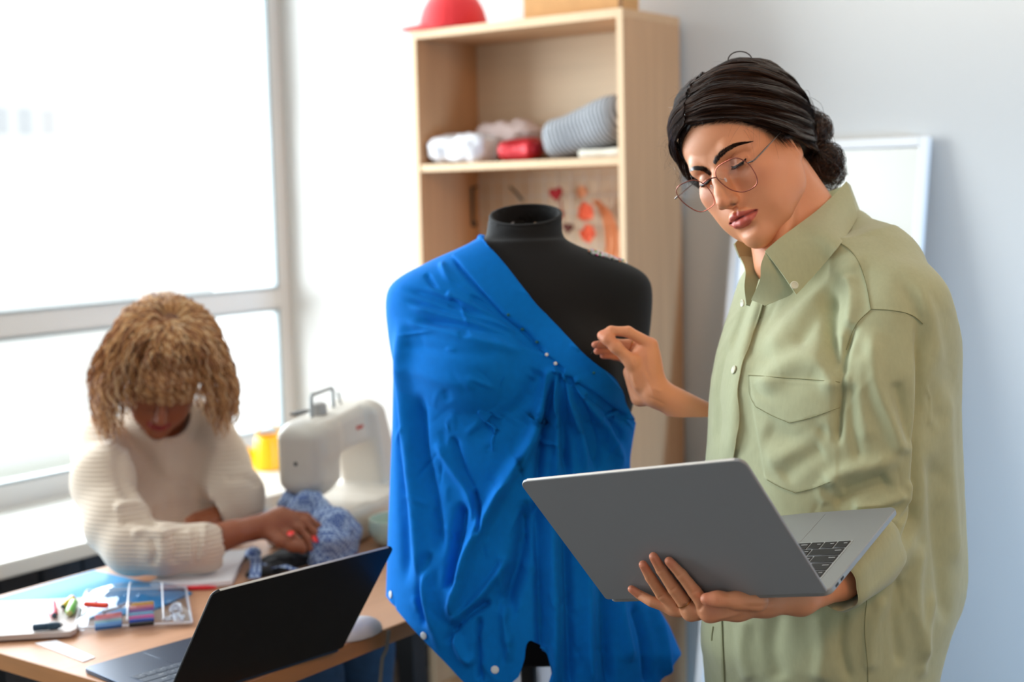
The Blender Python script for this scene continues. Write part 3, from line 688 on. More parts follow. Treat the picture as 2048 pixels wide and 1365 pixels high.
def sculpt_cloth(V, Q):
    s = Sculpt(V, Q); k = lambda L, w, a, **q: s.stroke(L, w, a * 1.3, **q)
    # gathers fanning from the shoulder to the pins
    for L, w, a in (([(800, 575), (886, 600), (1026, 653), (1095, 706)], 7, -.0060), ([(800, 596), (900, 628), (1011, 660), (1080, 700)], 6, -.0045), ([(824, 640), (960, 657), (1070, 694), (1100, 712)], 7, -.0055),
                    ([(886, 552), (945, 596), (1011, 636), (1070, 680)], 6, -.0050), ([(850, 570), (940, 612), (1040, 668)], 8, .0050), ([(812, 612), (930, 640), (1060, 690)], 8, .0050), ([(800, 640), (900, 668), (1050, 705)], 9, .0045),
                    ([(905, 512), (940, 560), (1010, 634)], 5, -.0040), ([(880, 520), (900, 560), (950, 600)], 7, .0045), ([(850, 545), (870, 575), (900, 590)], 6, -.0045), ([(1000, 625), (1060, 680), (1090, 706)], 4, -.0045),
                    ([(795, 690), (880, 700), (1000, 712)], 12, -.0025), ([(796, 730), (880, 760), (960, 770)], 14, .0030)):
        k(L, w, a)
    # pleats released below the pins
    for L, w, a in (([(1108, 732), (1090, 790), (1062, 880), (1018, 950), (975, 1030)], 13, .0150), ([(1112, 735), (1098, 800), (1083, 900), (1075, 1000)], 8, -.0170), ([(1114, 730), (1112, 800), (1110, 900), (1112, 1000)], 8, .0120),
                    ([(1119, 740), (1126, 820), (1132, 900), (1140, 980)], 8, -.0150), ([(1122, 738), (1146, 810), (1160, 880), (1172, 960)], 8, .0120), ([(1130, 755), (1168, 830), (1190, 900), (1200, 960)], 10, -.0130),
                    ([(1140, 760), (1200, 830), (1232, 900), (1240, 960)], 11, .0100), ([(1170, 790), (1225, 850), (1250, 900)], 9, -.0090), ([(1080, 740), (1050, 800), (990, 850), (930, 880)], 16, -.0050),
                    ([(1150, 765), (1205, 805), (1254, 848)], 7, -.0100)):
        k(L, w, a, t0=.06, t1=.25)
    # long falls of the skirt part
    for L, w, a in (([(800, 620), (806, 740), (815, 860), (832, 1008), (847, 1156), (888, 1326)], 13, .0120), ([(838, 780), (846, 900), (870, 1010), (880, 1120)], 11, -.0110), ([(792, 760), (800, 900), (808, 1040), (812, 1180)], 9, -.0080),
                    ([(870, 880), (900, 930), (936, 985), (950, 1060)], 10, .0080), ([(905, 870), (925, 940), (950, 990)], 8, -.0070), ([(1020, 945), (977, 1026), (932, 1119), (899, 1252)], 13, .0200), ([(1056, 1000), (1040, 1119), (1000, 1230)], 17, -.0230),
                    ([(1021, 1111), (962, 1193), (899, 1255)], 9, .0110), ([(947, 975), (962, 1040), (953, 1075)], 5, -.0110), ([(930, 1000), (912, 1100), (900, 1190)], 12, -.0150), ([(985, 1200), (930, 1235), (890, 1290)], 8, -.0110),
                    ([(1075, 960), (1078, 1100), (1082, 1250), (1080, 1340)], 10, -.0140), ([(1100, 960), (1102, 1100), (1108, 1250), (1112, 1400)], 11, .0140), ([(1132, 980), (1136, 1120), (1140, 1260), (1142, 1400)], 9, -.0140), ([(1165, 980), (1172, 1120), (1176, 1280), (1184, 1400)], 12, .0130),
                    ([(1205, 1000), (1210, 1130), (1214, 1260), (1220, 1400)], 10, -.0140), ([(1235, 1150), (1240, 1230), (1262, 1330)], 10, .0120), ([(1268, 1200), (1290, 1280), (1300, 1380)], 9, -.0130), ([(1295, 1200), (1322, 1270), (1335, 1360)], 9, .0100),
                    ([(1000, 1130), (1010, 1240), (1020, 1330)], 9, .0090), ([(960, 1230), (955, 1290), (962, 1370)], 6, -.0090), ([(905, 1260), (925, 1310), (950, 1330)], 9, .0090), ([(860, 1100), (840, 1180), (850, 1260)], 8, -.0080)):
        k(L, w, a, t0=.15, t1=.15)
    V = s.apply(); R = random.Random(17)
    for _ in range(170):
        x, y = R.uniform(785, 1260), R.uniform(580, 1340); a = R.gauss(1.5, .5) if y > 760 else R.gauss(.4, .5); L = R.uniform(25, 90)
        k([(x, y), (x + math.cos(a) * L / 2 + R.uniform(-6, 6), y + math.sin(a) * L / 2), (x + math.cos(a) * L, y + math.sin(a) * L)], R.uniform(3, 9), R.uniform(-.0024, .0024), t0=.4, t1=.4)
    s.step([(905, 512), (962, 470), (1300, 842), (1255, 838), (1190, 803), (1150, 772), (1113, 724), (1090, 708), (1010, 633)], .0035, 1.8)
    k([(1110, 729), (1150, 770), (1190, 801), (1255, 836)], 6, -.0050, t0=.05, t1=.05)
    return s.apply()
V, Q, nU, nV = build_cloth(); V = FSDF.push(V, .008); g_ = np.arange(len(V)).reshape(nU, nV); V = relax(V, Q, 30, .5, np.concatenate([g_[0], g_[-1], g_[:, 0], g_[:, -1]])); V = sculpt_cloth(V, Q); V = FSDF.push(V, .0035, 3)
# thickness: second layer behind, closed along the edges
N = vnormals(V, Q); n = len(V); V2 = np.concatenate([V, V - N * .0014])
g = np.arange(n).reshape(nU, nV); ring = np.concatenate([g[0, :-1], g[:-1, -1], g[-1, :0:-1], g[:0:-1, 0]]); r2 = np.roll(ring, -1)
Q2 = np.concatenate([Q, Q[:, ::-1] + n, np.stack([ring, r2, r2 + n, ring + n], 1)])
cloth = link('draped_cloth', np_mesh('blue_cloth', V2, Q2), bluec, label='bright blue cotton shirt cloth draped and pinned diagonally across the dress form', cat='cloth')
cbv = bvh_of(V, Q)
wp = mat('pearl_white', srgb(236, 236, 232), .25); gp_ = mat('teal_glass_head', srgb(10, 92, 96), .3)
for i, (px, py, r, mm, lb) in enumerate(((1095, 709, .0028, wp, 'white pearl headed pin in the blue cloth, upper of two'), (1113, 726, .0030, wp, 'white pearl headed pin where the blue pleats meet, lower of two'), (1017, 630, .0026, gp_, 'dark teal headed pin highest along the blue band seam'),
                           (1046, 658, .0026, gp_, 'dark teal headed pin second along the blue band seam'), (1075, 684, .0026, gp_, 'dark teal headed pin just above the white pearl pins'), (1187, 746, .0022, gp_, 'tiny teal headed pin on the free edge of the blue band'))):
    p, nn = hit(cbv, px, py)
    if p is None: p, nn = hit(fb, px, py)
    m = MB(); m.add(*(lambda a, b: (a, b.tolist()))(*ballmesh(p + nn * r * .8, r))); ob = m.build('pin', mm, label=lb, cat='pin', group='pins in the blue cloth')
bm_ = mat('shell_button', srgb(214, 220, 228), .25)
for px, py in ((782, 1190), (848, 1272), (990, 1340)):
    p, nn = hit(cbv, px, py)
    if p is None: continue
    m = MB(); m.lathe([(0, 0), (.0060, 0), (.0064, .0010), (.0050, .0018), (0, .0012)], 16, M=z_M(p + nn * .0006, nn)); m.build('button', bm_, cloth)
# ================================================================ laptops
def laptop(name, M, w, h, ang, body, lidm, keym, rim, th=.0075, lid=.0045, **k):
    """x along the hinge (from -w to 0), y towards the user, z up from the underside hinge corner"""
    g = bpy.data.objects.new(name, None); COL.objects.link(g); g.matrix_world = Matrix(M.tolist()); tag(g, **k)
    def slab(name, t0, t1, rad, material, parent, T=None, **kk):
        """plate with rounded corners in x-y"""
        pts = []
        for cx_, cy_, a0 in ((-rad, h - rad, 0), (-w + rad, h - rad, 90), (-w + rad, rad if T is None else .004, 180), (-rad, rad if T is None else .004, 270)):
            rr = rad if (T is None or a0 < 180) else .004
            cx2 = cx_ if rr == rad else (-w + rr if a0 == 180 else -rr)
            for a in np.linspace(a0, a0 + 90, 7): pts.append((cx2 + rr * math.cos(math.radians(a)), cy_ + rr * math.sin(math.radians(a))))
        m = MB(); n = len(pts); P = np.array(pts); c = P.mean(0); e = .0009; rings = []
        for off, z in ((e, t0), (0, t0 + e), (0, t1 - e), (e, t1)):
            q = P - (P - c) / np.linalg.norm(P - c, axis=1)[:, None] * off; rings.append(np.c_[q, np.full(n, z)])
        V = np.concatenate(rings); F = [tuple(range(n - 1, -1, -1)), tuple(range(3 * n, 4 * n))]
        for a in range(3):
            for b in range(n): F.append((a * n + b, a * n + (b + 1) % n, (a + 1) * n + (b + 1) % n, (a + 1) * n + b))
        m.add(V, F, 0, T); return m.build(name, material, parent, **kk)
    base = slab('base', -th, 0, .011, body, g)
    # sunken keyboard well and keys: rows counted from the hinge
    kb = MB(); kb.box((-w + .022 * w / .304, .020, 0.0), (-.022 * w / .304, .020 + .106 * h / .212, .0004)); kb.build('keyboard_well', rim, base)
    x0 = -.022 * w / .304 - .0015; X = w - 2 * (.022 * w / .304) - .003; y0 = .0215; D = .103 * h / .212
    rows = [[1] * 14, [1] * 13 + [1.6], [1.6] + [1] * 12 + [1.1], [1.9] + [1] * 11 + [1.9], [2.5] + [1] * 10 + [2.3], [1.05, 1.05, 1.05, 1.3, 5.6, 1.3, 1.05, 1, 1, 1]]
    ry = [.55] + [1] * 5; tot = sum(ry); yy = y0; km = MB(); marks = MB(); R = random.Random(2)
    for r, hh in zip(rows, ry):
        kh = D * hh / tot; s = sum(r); xx = x0
        for wd in r:
            kw = X * wd / s
            km.box((xx - kw + .0011, yy + .0011, .0002), (xx - .0011, yy + kh - .0011, .0013), .0004, seg=1)
            mw = min(kw * .45, .0050 if wd < 1.3 else .009); my = yy + kh * .62
            marks.box((xx - .003 - mw, my, .00131), (xx - .003, my + .0009, .00136))
            xx -= kw
        yy += kh
    kk = km.build('keys', keym, base, label='black keys', kind=None); marks.build('key_legends', mat(name + '_legend', srgb(205, 205, 205), .5), kk)
    tp = MB(); tw = .135 * w / .355; tp.box((-w / 2 - tw / 2, h * .60, -.0002), (-w / 2 + tw / 2, h * .965, .00025), .0008, seg=1); tp.build('touchpad', body, base)
    pr = MB()
    for yq in (.018, .034): pr.box((-.0006, yq, -.0058), (.0004, yq + .009, -.0026), .001)
    pr.build('port', keym, base)
    c, s_ = math.cos(ang), math.sin(ang)
    T = np.array([[1, 0, 0, 0], [0, c, -s_, -.0005], [0, s_, c, .0005], [0, 0, 0, 1]], float)
    l = slab('lid', 0, lid, .011, lidm, g, T)
    rs = MB(); V, F = box_vf((-w + .012, h - .0007, .0004), (-.012, h + .0005, lid - .0004)); rs.add(V, F, 0, T); rs.build('lid_edge', mat(name + '_edge', srgb(206, 200, 194), .3, .6), l, False)
    sc = MB(); V, F = box_vf((-w + .006, .012, -.0004), (-.006, h - .006, 0)); sc.add(V, F, 0, T @ np.array([[1, 0, 0, 0], [0, 1, 0, 0], [0, 0, 1, .0], [0, 0, 0, 1.]])); sc.build('screen', mat(name + '_screen', (.01, .01, .012, 1), .15), l)
    return g
def lid_side(T): return T
LAP_R = np.array([[0.9818, -0.0050, -0.1900], [-0.0440, 0.9665, -0.2530], [0.1849, 0.2567, 0.9486]])
LAP_T = CAMP + (np.array([-0.7419, 1.6784, 0.9803]) - CAMP) * (.326 / .3553); LAP_W, LAP_H, LAP_A = .326, .2276, math.radians(111.76)
LAPM = np.eye(4); LAPM[:3, :3] = LAP_R; LAPM[:3, 3] = LAP_T
alu = mat('space_grey_aluminium', srgb(150, 152, 152), .42, .45, bump=.04, bscale=3000)
alu_lid = mat('space_grey_lid', srgb(146, 148, 151), .5, .2, bump=.04, bscale=3000)
keyblack = mat('key_black', srgb(28, 27, 29), .55)
rimsil = mat('keyboard_well_silver', srgb(175, 178, 180), .4, .5)
held = laptop('laptop', LAPM, LAP_W, LAP_H, LAP_A, alu, alu_lid, keyblack, rimsil,
              label='open silver grey laptop held up on the standing woman\'s hand, lid towards us', cat='laptop')
_ln = LAP_R @ np.array([0, -math.sin(LAP_A), math.cos(LAP_A)])      # lid normal, screen side
def lid_point(px, py, gap=0.0):
    """point on the outer face of the held laptop's lid, gap metres off it"""
    n = -_ln if (-_ln) @ _F < 0 else _ln
    o = LAP_T + n * (.0045 + gap); w = at(px, py, 1.0) - CAMP
    return CAMP + w * ((o - CAMP) @ n / (w @ n))
# ================================================================ work table and what lies on it
TZ = .750; TX0, TX1, TY0, TY1 = -2.405, -1.622, 1.356, 2.74
tw = mat('table_beech', srgb(196, 146, 112), .45, var=.10, scale=4, stretch=(12, 1, 12)); te = mat('table_edge', srgb(168, 114, 66), .5, var=.1, scale=5, stretch=(2, 2, 14)); tb_ = mat('table_leg_black', srgb(26, 26, 28), .5)
tab = empty('work_table', (TX0, TY0, 0), label='light wooden work table by the window holding the sewing machine', cat='table')
m = MB(); m.box((TX0, TY0, TZ - .030), (TX1, TY1, TZ), .002); tt = m.build('table_top', tw, tab, False, ws=True)
m = MB(); e = .0012
m.box((TX0, TY0 - e, TZ - .029), (TX1, TY0, TZ - .001)); m.box((TX1, TY0, TZ - .029), (TX1 + e, TY1, TZ - .001)); m.box((TX0 - e, TY0, TZ - .029), (TX0, TY1, TZ - .001)); m.box((TX0, TY1, TZ - .029), (TX1, TY1 + e, TZ - .001)); m.build('edge_band', te, tt, False, ws=True)
for x, y in ((TX0 + .09, TY0 + .03), (TX1 - .13, TY0 + .22), (TX0 + .05, TY1 - .08), (TX1 - .10, TY1 - .10)):
    m = MB(); m.box((x, y, 0), (x + .055, y + .055, TZ - .030), .003); m.build('leg', tb_, tab, False, ws=True)
def T(px, py, z=0.0): return on_plane(px, py, 2, TZ + z)
def slab_px(mb, pts, z0, z1, mi=0): mb.prism([tuple(T(x, y, z1)[:2]) for x, y in pts][::-1], TZ + z0, TZ + z1, mi)
# closed dark laptop with lid open, same pose as seen
DR = np.array([[0.1359, -0.9905, 0], [0.9907, 0.1359, 0], [0, 0, 1.0]]); kz = (1.5 - (TZ + .0085)) / (1.5 - .7854) ; DTt = CAMP + (np.array([-1.5442, 1.6115, .7854]) - CAMP) * kz
DM4 = np.eye(4); DM4[:3, :3] = DR; DM4[:3, 3] = DTt
dkb = mat('dark_blue_grey_shell', srgb(58, 72, 92), .35, .5); dkl = mat('black_lid', srgb(26, 28, 31), .38, .35)
laptop('laptop', DM4, .326 * kz, .230 * kz, math.radians(125.6), dkb, dkl, mat('key_slate', srgb(46, 58, 76), .5), dkb, label='open dark laptop on the front corner of the work table, its black lid towards us', cat='laptop')
# blue plastic folder
fol = mat('blue_folder', srgb(8, 150, 212), .62, alpha=.95, coat=.1); m = MB(); slab_px(m, [(-40, 1207), (188, 1141), (384, 1186), (300, 1222), (-40, 1262)], .0005, .0035)
o = m.build('document_folder', fol, None, False, label='glossy blue plastic folder lying on the left of the work table', cat='folder')
# pale sketchbook lying on the folder
m = MB(); slab_px(m, [(-60, 1206), (166, 1196), (172, 1202), (152, 1258), (140, 1264), (-60, 1276)], .004, .013); sk = m.build('tablet_computer', mat('rose_grey_shell', srgb(190, 178, 172), .5), None, False, label='closed pale rose grey tablet on top of the blue folder at the left edge', cat='tablet')
def pen(name, a, b, z, r, cols, label, cat='marker'):
    A, B = T(*a, z), T(*b, z); A = A + (0, 0, r); B = B + (0, 0, r); m = MB(); M = z_M(A, B - A); L = np.linalg.norm(B - A); ms = [mat(name + '_body', srgb(*c), .35) for c in cols]
    m.lathe([(0, 0), (r * .8, 0), (r, r * .3), (r, L * .55), (r * .9, L * .56)], 14, 0, M); m.lathe([(r * .9, L * .56), (r * 1.05, L * .57), (r * 1.02, L * .86), (r * .7, L)], 14, 1 if len(cols) > 1 else 0, M); m.lathe([(r * .7, L), (r * .4, L + .003), (0, L + .004)], 14, 2 if len(cols) > 2 else 0, M)
    return m.build(name, ms, None, label=label, cat=cat)
zt = .0135
pen('marker', (104, 1216), (109, 1240), zt, .0075, [(236, 60, 110), (230, 90, 120), (60, 80, 90)], 'pink marker lying on the pale tablet')
pen('marker', (146, 1204), (126, 1221), zt, .0065, [(236, 186, 70), (236, 186, 70), (60, 90, 100)], 'yellow marker on the pale tablet, crossing the green one')
pen('marker', (148, 1214), (139, 1236), zt, .0080, [(120, 196, 80), (110, 190, 76), (190, 190, 120)], 'green marker on the pale tablet beside the yellow one')
pen('marker', (66, 1263), (122, 1258), zt, .0062, [(36, 64, 86), (40, 70, 92), (150, 150, 150)], 'dark blue marker near the front edge of the pale tablet')
# clear pencil case with markers inside
clear = mat('clear_vinyl', (1, 1, 1, 1), .05); thin_glass(clear, (.93, .95, .97, 1), .7); pcs = empty('pencil_case', T(265, 1235).tolist(), label='clear plastic pencil case packed with coloured markers', cat='pencil case')
corners = [(150, 1262), (176, 1186), (372, 1180), (384, 1250)]
c3 = [T(*q, .004) for q in corners]; uu, vv = np.meshgrid(np.linspace(0, 1, 30), np.linspace(0, 1, 20), indexing='ij')
Pm = (c3[0][None, None] * ((1 - uu) * (1 - vv))[..., None] + c3[3][None, None] * (uu * (1 - vv))[..., None] + c3[1][None, None] * ((1 - uu) * vv)[..., None] + c3[2][None, None] * (uu * vv)[..., None])
hgt = .036 * (np.sin(PI * np.clip(uu, .02, .98)) * np.sin(PI * np.clip(vv, .02, .98))) ** .35
Pt = Pm.copy(); Pt[..., 2] += hgt + .0025 * vnoise(Pm, 60, 3) * np.sin(PI * uu) * np.sin(PI * vv); m = MB(); m.sheet(Pt, .0006); m.sheet(Pm, .0006); m.build('vinyl_pouch', clear, pcs, ws=True)
m = MB(); wq = mat('pouch_trim', srgb(226, 228, 236), .3)
for a, b in ((0, 1), (1, 2), (2, 3), (3, 0)): m.tube([c3[a] + (0, 0, .004), c3[b] + (0, 0, .004)], .0022, 6)
for u0 in (.02, .45, .78): m.tube([Pt[int(u0 * 29), j] for j in range(20)], .0016, 5)
m.build('pouch_seam', wq, pcs, ws=True)
def stick(px0, py0, px1, py1, z, c, lb, r=.0040):
    A, B = T(px0, py0, z), T(px1, py1, z); m = MB(); m.tube([A, A + (B - A) * .96, B], [r, r, r * .6], 10); m.build('marker', mat('marker_ink', srgb(*c), .35), None, label=lb, cat='marker', group='markers in the clear pencil case')
left = [((238, 120, 110), 'coral'), ((242, 150, 160), 'rose'), ((150, 190, 190), 'grey green'), ((90, 150, 200), 'light blue'), ((50, 100, 160), 'steel blue')]
for i, (c, nmz) in enumerate(left): stick(190, 1236 + i * 5.6, 244, 1229 + i * 5.6, .012, c, nmz + ' marker in the lower left row of the clear pencil case')
right = [((240, 190, 90), 'yellow'), ((240, 150, 150), 'pale pink'), ((130, 60, 150), 'purple'), ((110, 180, 210), 'sky blue'), ((226, 70, 160), 'magenta'), ((20, 70, 170), 'royal blue'), ((20, 22, 28), 'black')]
for i, (c, nmz) in enumerate(right): stick(258, 1212 + i * 6.6, 308, 1207 + i * 6.6, .014, c, nmz + ' marker in the right hand row of the clear pencil case')
stick(170, 1209, 216, 1212, .040, (224, 60, 34), 'red orange marker lying across the top left of the pencil case', .0050); stick(206, 1226, 262, 1206, .026, (170, 176, 190), 'grey blue marker lying diagonally in the pencil case')
m = MB(); R = random.Random(6)
for k in range(9):
    c = T(325 + R.uniform(0, 40), 1205 + R.uniform(0, 42), .012); t = np.linspace(0, 2 * PI, 15)[:-1]; rr = R.uniform(.006, .010); M = z_M(c, [R.gauss(0, .5), R.gauss(0, .5), 1]); m.tube(np.stack([rr * np.cos(t), rr * np.sin(t), 0 * t], 1) @ M[:3, :3].T + M[:3, 3], .0022, 5, closed=True)
m.build('clip_rings', wq, pcs, ws=True, kind='stuff')
# small paper, notebook, red pencil
paper = mat('paper_white', srgb(240, 241, 246), .6)
m = MB(); slab_px(m, [(70, 1287), (113, 1281), (190, 1315), (166, 1324)], .0004, .0014); m.build('paper_slip', paper, None, False, label='small blank white paper slip in front of the pencil case', cat='paper')
nb = empty('notebook', T(400, 1135).tolist(), label='white notebook lying under the seated woman\'s forearm', cat='notebook')
m = MB(); slab_px(m, [(297, 1168), (382, 1106), (498, 1100), (468, 1166), (400, 1172)], .0005, .003); m.build('cover', mat('notebook_cover', srgb(160, 148, 150), .6), nb, False, ws=True)
m = MB(); slab_px(m, [(300, 1165), (384, 1105), (495, 1099), (463, 1162), (398, 1168)], .003, .012); m.build('pages', paper, nb, False, ws=True)
pen('pencil', (318, 1183), (430, 1180), .0005, .0042, [(206, 30, 40), (220, 40, 48), (226, 60, 60)], 'red pencil lying in front of the white notebook', 'pencil')
# mouse
c = T(712, 1272); v = Vox(c - (.07, .08, .01), c + (.07, .08, .05), .0022); ax = np.array([.128, .992, 0]); M = frame_M((0, 0, 0), ax, (-1, 0, 0)); v.ball(c + (0, 0, .004), (.054, .031, .028), M=M); v.rbox(c + (0, 0, -.05), (.2, .2, .0505), .001, 0, 'sub')
V, Q = v.mesh(); link('computer_mouse', np_mesh('mouse', relax(V, Q, 2), Q), mat('mouse_grey', srgb(206, 204, 206), .4), label='pale grey computer mouse beside the open dark laptop', cat='mouse')
# gingham cloth, black cloth, ribbons under the sewing woman's hands
ging = mat('blue_gingham', srgb(150, 178, 214), .85); nt = ging.node_tree; N = nt.nodes; L = nt.links; tc = N.new('ShaderNodeTexCoord'); ch = N.new('ShaderNodeTexChecker'); ch.inputs['Scale'].default_value = 140
ch.inputs['Color1'].default_value = srgb(180, 200, 228); ch.inputs['Color2'].default_value = srgb(44, 76, 148); L.new(tc.outputs['Object'], ch.inputs[0]); L.new(ch.outputs[0], N['Principled BSDF'].inputs['Base Color'])
blk = mat('black_cloth', srgb(8, 9, 14), .9, sheen=.2)
def pile(name, c, r, mt, seed, amp, label, cat='cloth', rot=0.0, h=.004, freq=26):
    c = np.array(c, float); v = Vox(c - max(r) * 1.3, c + max(r) * 1.3, h); M = np.array(Matrix.Rotation(rot, 3, 'Z')); v.ball(c, r, M=M); V, Q = v.mesh(); V = relax(V, Q, 2); N = vnormals(V, Q); V = V + N * (amp * vnoise(V, freq, seed) + amp * .5 * vnoise(V, freq * 2.2, seed + 3))[:, None]; V[:, 2] = np.maximum(V[:, 2], TZ + .0006)
    return link(name, np_mesh(name, V, Q), mt, label=label, cat=cat)
pile('black_cloth', T(600, 1112, .006), (.050, .170, .022), blk, 7, .008, 'black cloth lying flat in front of the gingham', rot=.15)
m = MB()
for pts, w in (([(505, 1100), (512, 1130), (508, 1160)], .011), ([(520, 1128), (570, 1136), (640, 1140), (690, 1128)], .008)):
    C_ = catmull([T(*q, .012 + .006 * (i % 2)) for i, q in enumerate(pts)], 26); d = np.gradient(C_, axis=0); s_ = np.cross(d, (0, 0, 1.0)); s_ /= np.linalg.norm(s_, axis=1)[:, None]; u_ = np.linspace(-1, 1, 7)[None, :, None]; m.sheet(C_[:, None] + s_[:, None] * u_ * w + np.array([0, 0, .003]) * np.sin(np.arange(26) * .8)[:, None, None], .0012)
m.add(*(lambda a, b: (a, b.tolist()))(*ballmesh(T(506, 1108, .014), (.016, .018, .014)))); m.build('gingham_strap', ging, label='knotted gingham strap trailing towards the notebook', cat='strap')
# glass bowl half hidden by the dress form
gb_ = mat('pale_green_glass', srgb(206, 224, 212), .08, alpha=.75); c = T(762, 1096) ; c = on_plane(800, 1090, 2, TZ); m = MB(); m.lathe([(.030, 0), (.055, .012), (.068, .035), (.066, .060), (.062, .060), (.064, .036), (.050, .015), (0, .006)], 36, M=z_M(c, (0, 0, 1))); m.build('glass_bowl', gb_, label='pale green glass bowl to the right of the sewing machine', cat='bowl')
# cable hanging at the table's back corner
m = MB(); m.tube(catmull([on_plane(778, 1262, 0, -1.612), on_plane(772, 1305, 0, -1.612), on_plane(760, 1365, 0, -1.612), on_plane(752, 1440, 0, -1.60) * (1, 1, .6), on_plane(752, 1440, 0, -1.60) * (1, 1, 0) + (0, .03, .004)], 24), .0035, 6); m.build('power_cable', mat('grey_cable', srgb(110, 104, 98), .6), label='grey power cable hanging from the table to the floor', cat='cable')
c = np.array([-2.84, 2.95, .0]); v = Vox(c + (-.3, -.25, -.01), c + (.3, .25, .2), .008); v.ball(c + (0, 0, .03), (.17, .13, .11)); v.rbox(c + (0, 0, -.1), (.4, .4, .1), .001, 0, 'sub'); V, Q = v.mesh(); N = vnormals(V, Q); V = V + N * (.01 * vnoise(V, 12, 2))[:, None]; V[:, 2] = np.maximum(V[:, 2], 0.0005)
link('fabric_bag', np_mesh('bag', relax(V, Q, 2), Q), mat('dark_bag', srgb(48, 42, 40), .9), label='dark soft bag on the floor between table and bookcase', cat='bag')
# ---- sewing machine
needle = on_plane(603, 1010, 2, TZ + .085); Lx = np.array([-.25, .968, 0]); Ly = np.array([.968, .25, 0]); SMM = np.eye(4); SMM[:3, 0] = Lx; SMM[:3, 1] = -Ly; SMM[:3, 2] = np.cross(Lx, -Ly); SMM[:3, 3] = (needle[0], needle[1], TZ)
if SMM[2, 2] < 0: SMM[:3, 1] = Ly; SMM[:3, 2] = np.cross(Lx, Ly)
ys = 1 if (SMM[:3, 1] @ Ly) > 0 else -1
def S(x, y, z): return SMM[:3, :3] @ np.array([x, y * ys, z]) + SMM[:3, 3]
def lean(V):
    """the housing tapers and leans towards the needle end"""
    q = (np.asarray(V, float) - SMM[:3, 3]) @ SMM[:3, :3]; x, z = q[..., 0].copy(), q[..., 2].copy(); xx = np.maximum(x, 0)
    q[..., 0] = np.where(x > 0, x * .91, x) - np.maximum(z - .09, 0) * .34 * (xx / .3) ** 1.5; q[..., 2] = np.where(z > .09, .09 + (z - .09) * .88, z) + .018 * (xx / .3) * np.clip((z - .10) / .19, 0, 1)
    return q @ SMM[:3, :3].T + SMM[:3, 3]
ivory = mat('ivory_plastic', srgb(214, 206, 194), .35); mach = empty('sewing_machine', (float(needle[0]), float(needle[1]), TZ), label='ivory white sewing machine at the far end of the work table', cat='sewing machine')
v = Vox(SMM[:3, 3] + (-.32, -.20, -.002), SMM[:3, 3] + (.22, .46, .34), .0035); MS = SMM
v.rbox(S(.135, .035, .042), (.200, .095, .042), .016, M=MS); v.rbox(S(.300, .030, .155), (.052, .062, .130), .022, .02, M=MS)
v.rbox(S(.165, .020, .245), (.190, .052, .048), .024, .02, M=MS); v.rbox(S(.015, .018, .205), (.062, .055, .080), .030, .02, M=MS); v.ball(S(.012, .018, .135), (.045, .045, .030), .03, M=MS)
v.cone(S(.14, -.2, .135), S(.14, .3, .135), .055, .055, .02, 'sub'); v.cone(S(.19, -.2, .120), S(.19, .3, .120), .040, .040, .02, 'sub')
V, Q = v.mesh(); V = relax(V, Q, 2); V = lean(V); V[:, 2] = np.maximum(V[:, 2], TZ + .0006); link('body', np_mesh('machine_body', V, Q), ivory, mach, True)
met = mat('machine_steel', srgb(120, 122, 124), .3, 1.0); dkp = mat('machine_dark', srgb(70, 72, 72), .5)
m = MB(); m.tube([S(0, .018, .125), S(0, .018, .090)], .0028, 8); m.tube([S(0, .018, .10), S(0, .018, .084)], .0010, 6); m.build('needle_bar', met, mach, ws=True)
m = MB(); m.tube([S(.014, .018, .125), S(.014, .018, .092)], .0032, 8); m.box((-.012, -.006, 0), (.016, .006, .003), .001, M=z_M(S(.006, .018, .086), (0, 0, 1), Lx)); m.build('presser_foot', met, mach, ws=True)
b1, b2 = lean(S(.050, .01, .285)), lean(S(.190, .01, .285)); u1 = np.array([0, 0, .056]); u2 = np.array([0, 0, .052]); m = MB(); m.tube([b1 - u1 * .1, b1 + u1 * .9, b1 + u1 + (b2 - b1) * .06, b2 + u2 + (b1 - b2) * .06, b2 + u2 * .9, b2 - u2 * .2], .0046, 8); m.build('carry_handle', mat('handle_grey', srgb(160, 164, 164), .4), mach, ws=True)
m = MB(); m.lathe([(0, 0), (.016, 0), (.019, .004), (.017, .026), (.008, .030), (0, .030)], 20, M=z_M(lean(S(.095, .01, .290)), (0, 0, 1))); m.build('thread_spool', mat('spool_thread', srgb(180, 176, 172), .8), mach, ws=True)
m = MB(); m.tube([lean(S(.245, .01, .285)), lean(S(.245, .01, .325))], .0030, 6); m.build('spool_pin', met, mach, ws=True)
m = MB(); m.box((-.028, -.010, 0), (.028, .010, .006), .003, M=z_M(S(-.008, .01, .287), (0, 0, 1), Lx)); m.build('thread_guide', dkp, mach, ws=True)
fy = .0725
for x, z, r, n_ in ((.315, .235, .020, 'stitch_dial'), (.315, .120, .018, 'tension_dial')):
    m = MB(); m.lathe([(0, 0), (r, 0), (r, .006), (r * .82, .012), (0, .012)], 26, M=z_M(lean(S(x, .090 if z < .2 else .074, z)), Ly)); m.build(n_, ivory, mach, ws=True)
m = MB()
for k in range(5): m.box((k * .0065, 0, 0), (k * .0065 + .0046, .008, .0006), M=frame_M(lean(S(.165, .0727, .243)), Lx, (0, 0, 1)))
m.build('brand_lettering', mat('lettering_red', srgb(206, 76, 66), .5), mach, ws=True)
m = MB(); m.lathe([(0, 0), (.004, 0), (.0045, .002), (0, .003)], 12, M=z_M(S(-.047, .018, .185), -Lx)); m.build('face_screw', dkp, mach, ws=True)
m = MB(); m.lathe([(0, 0), (.040, 0), (.044, .006), (.044, .020), (.036, .026), (0, .026)], 30, M=z_M(lean(S(.350, .025, .225)), Lx)); m.build('hand_wheel', ivory, mach, ws=True)
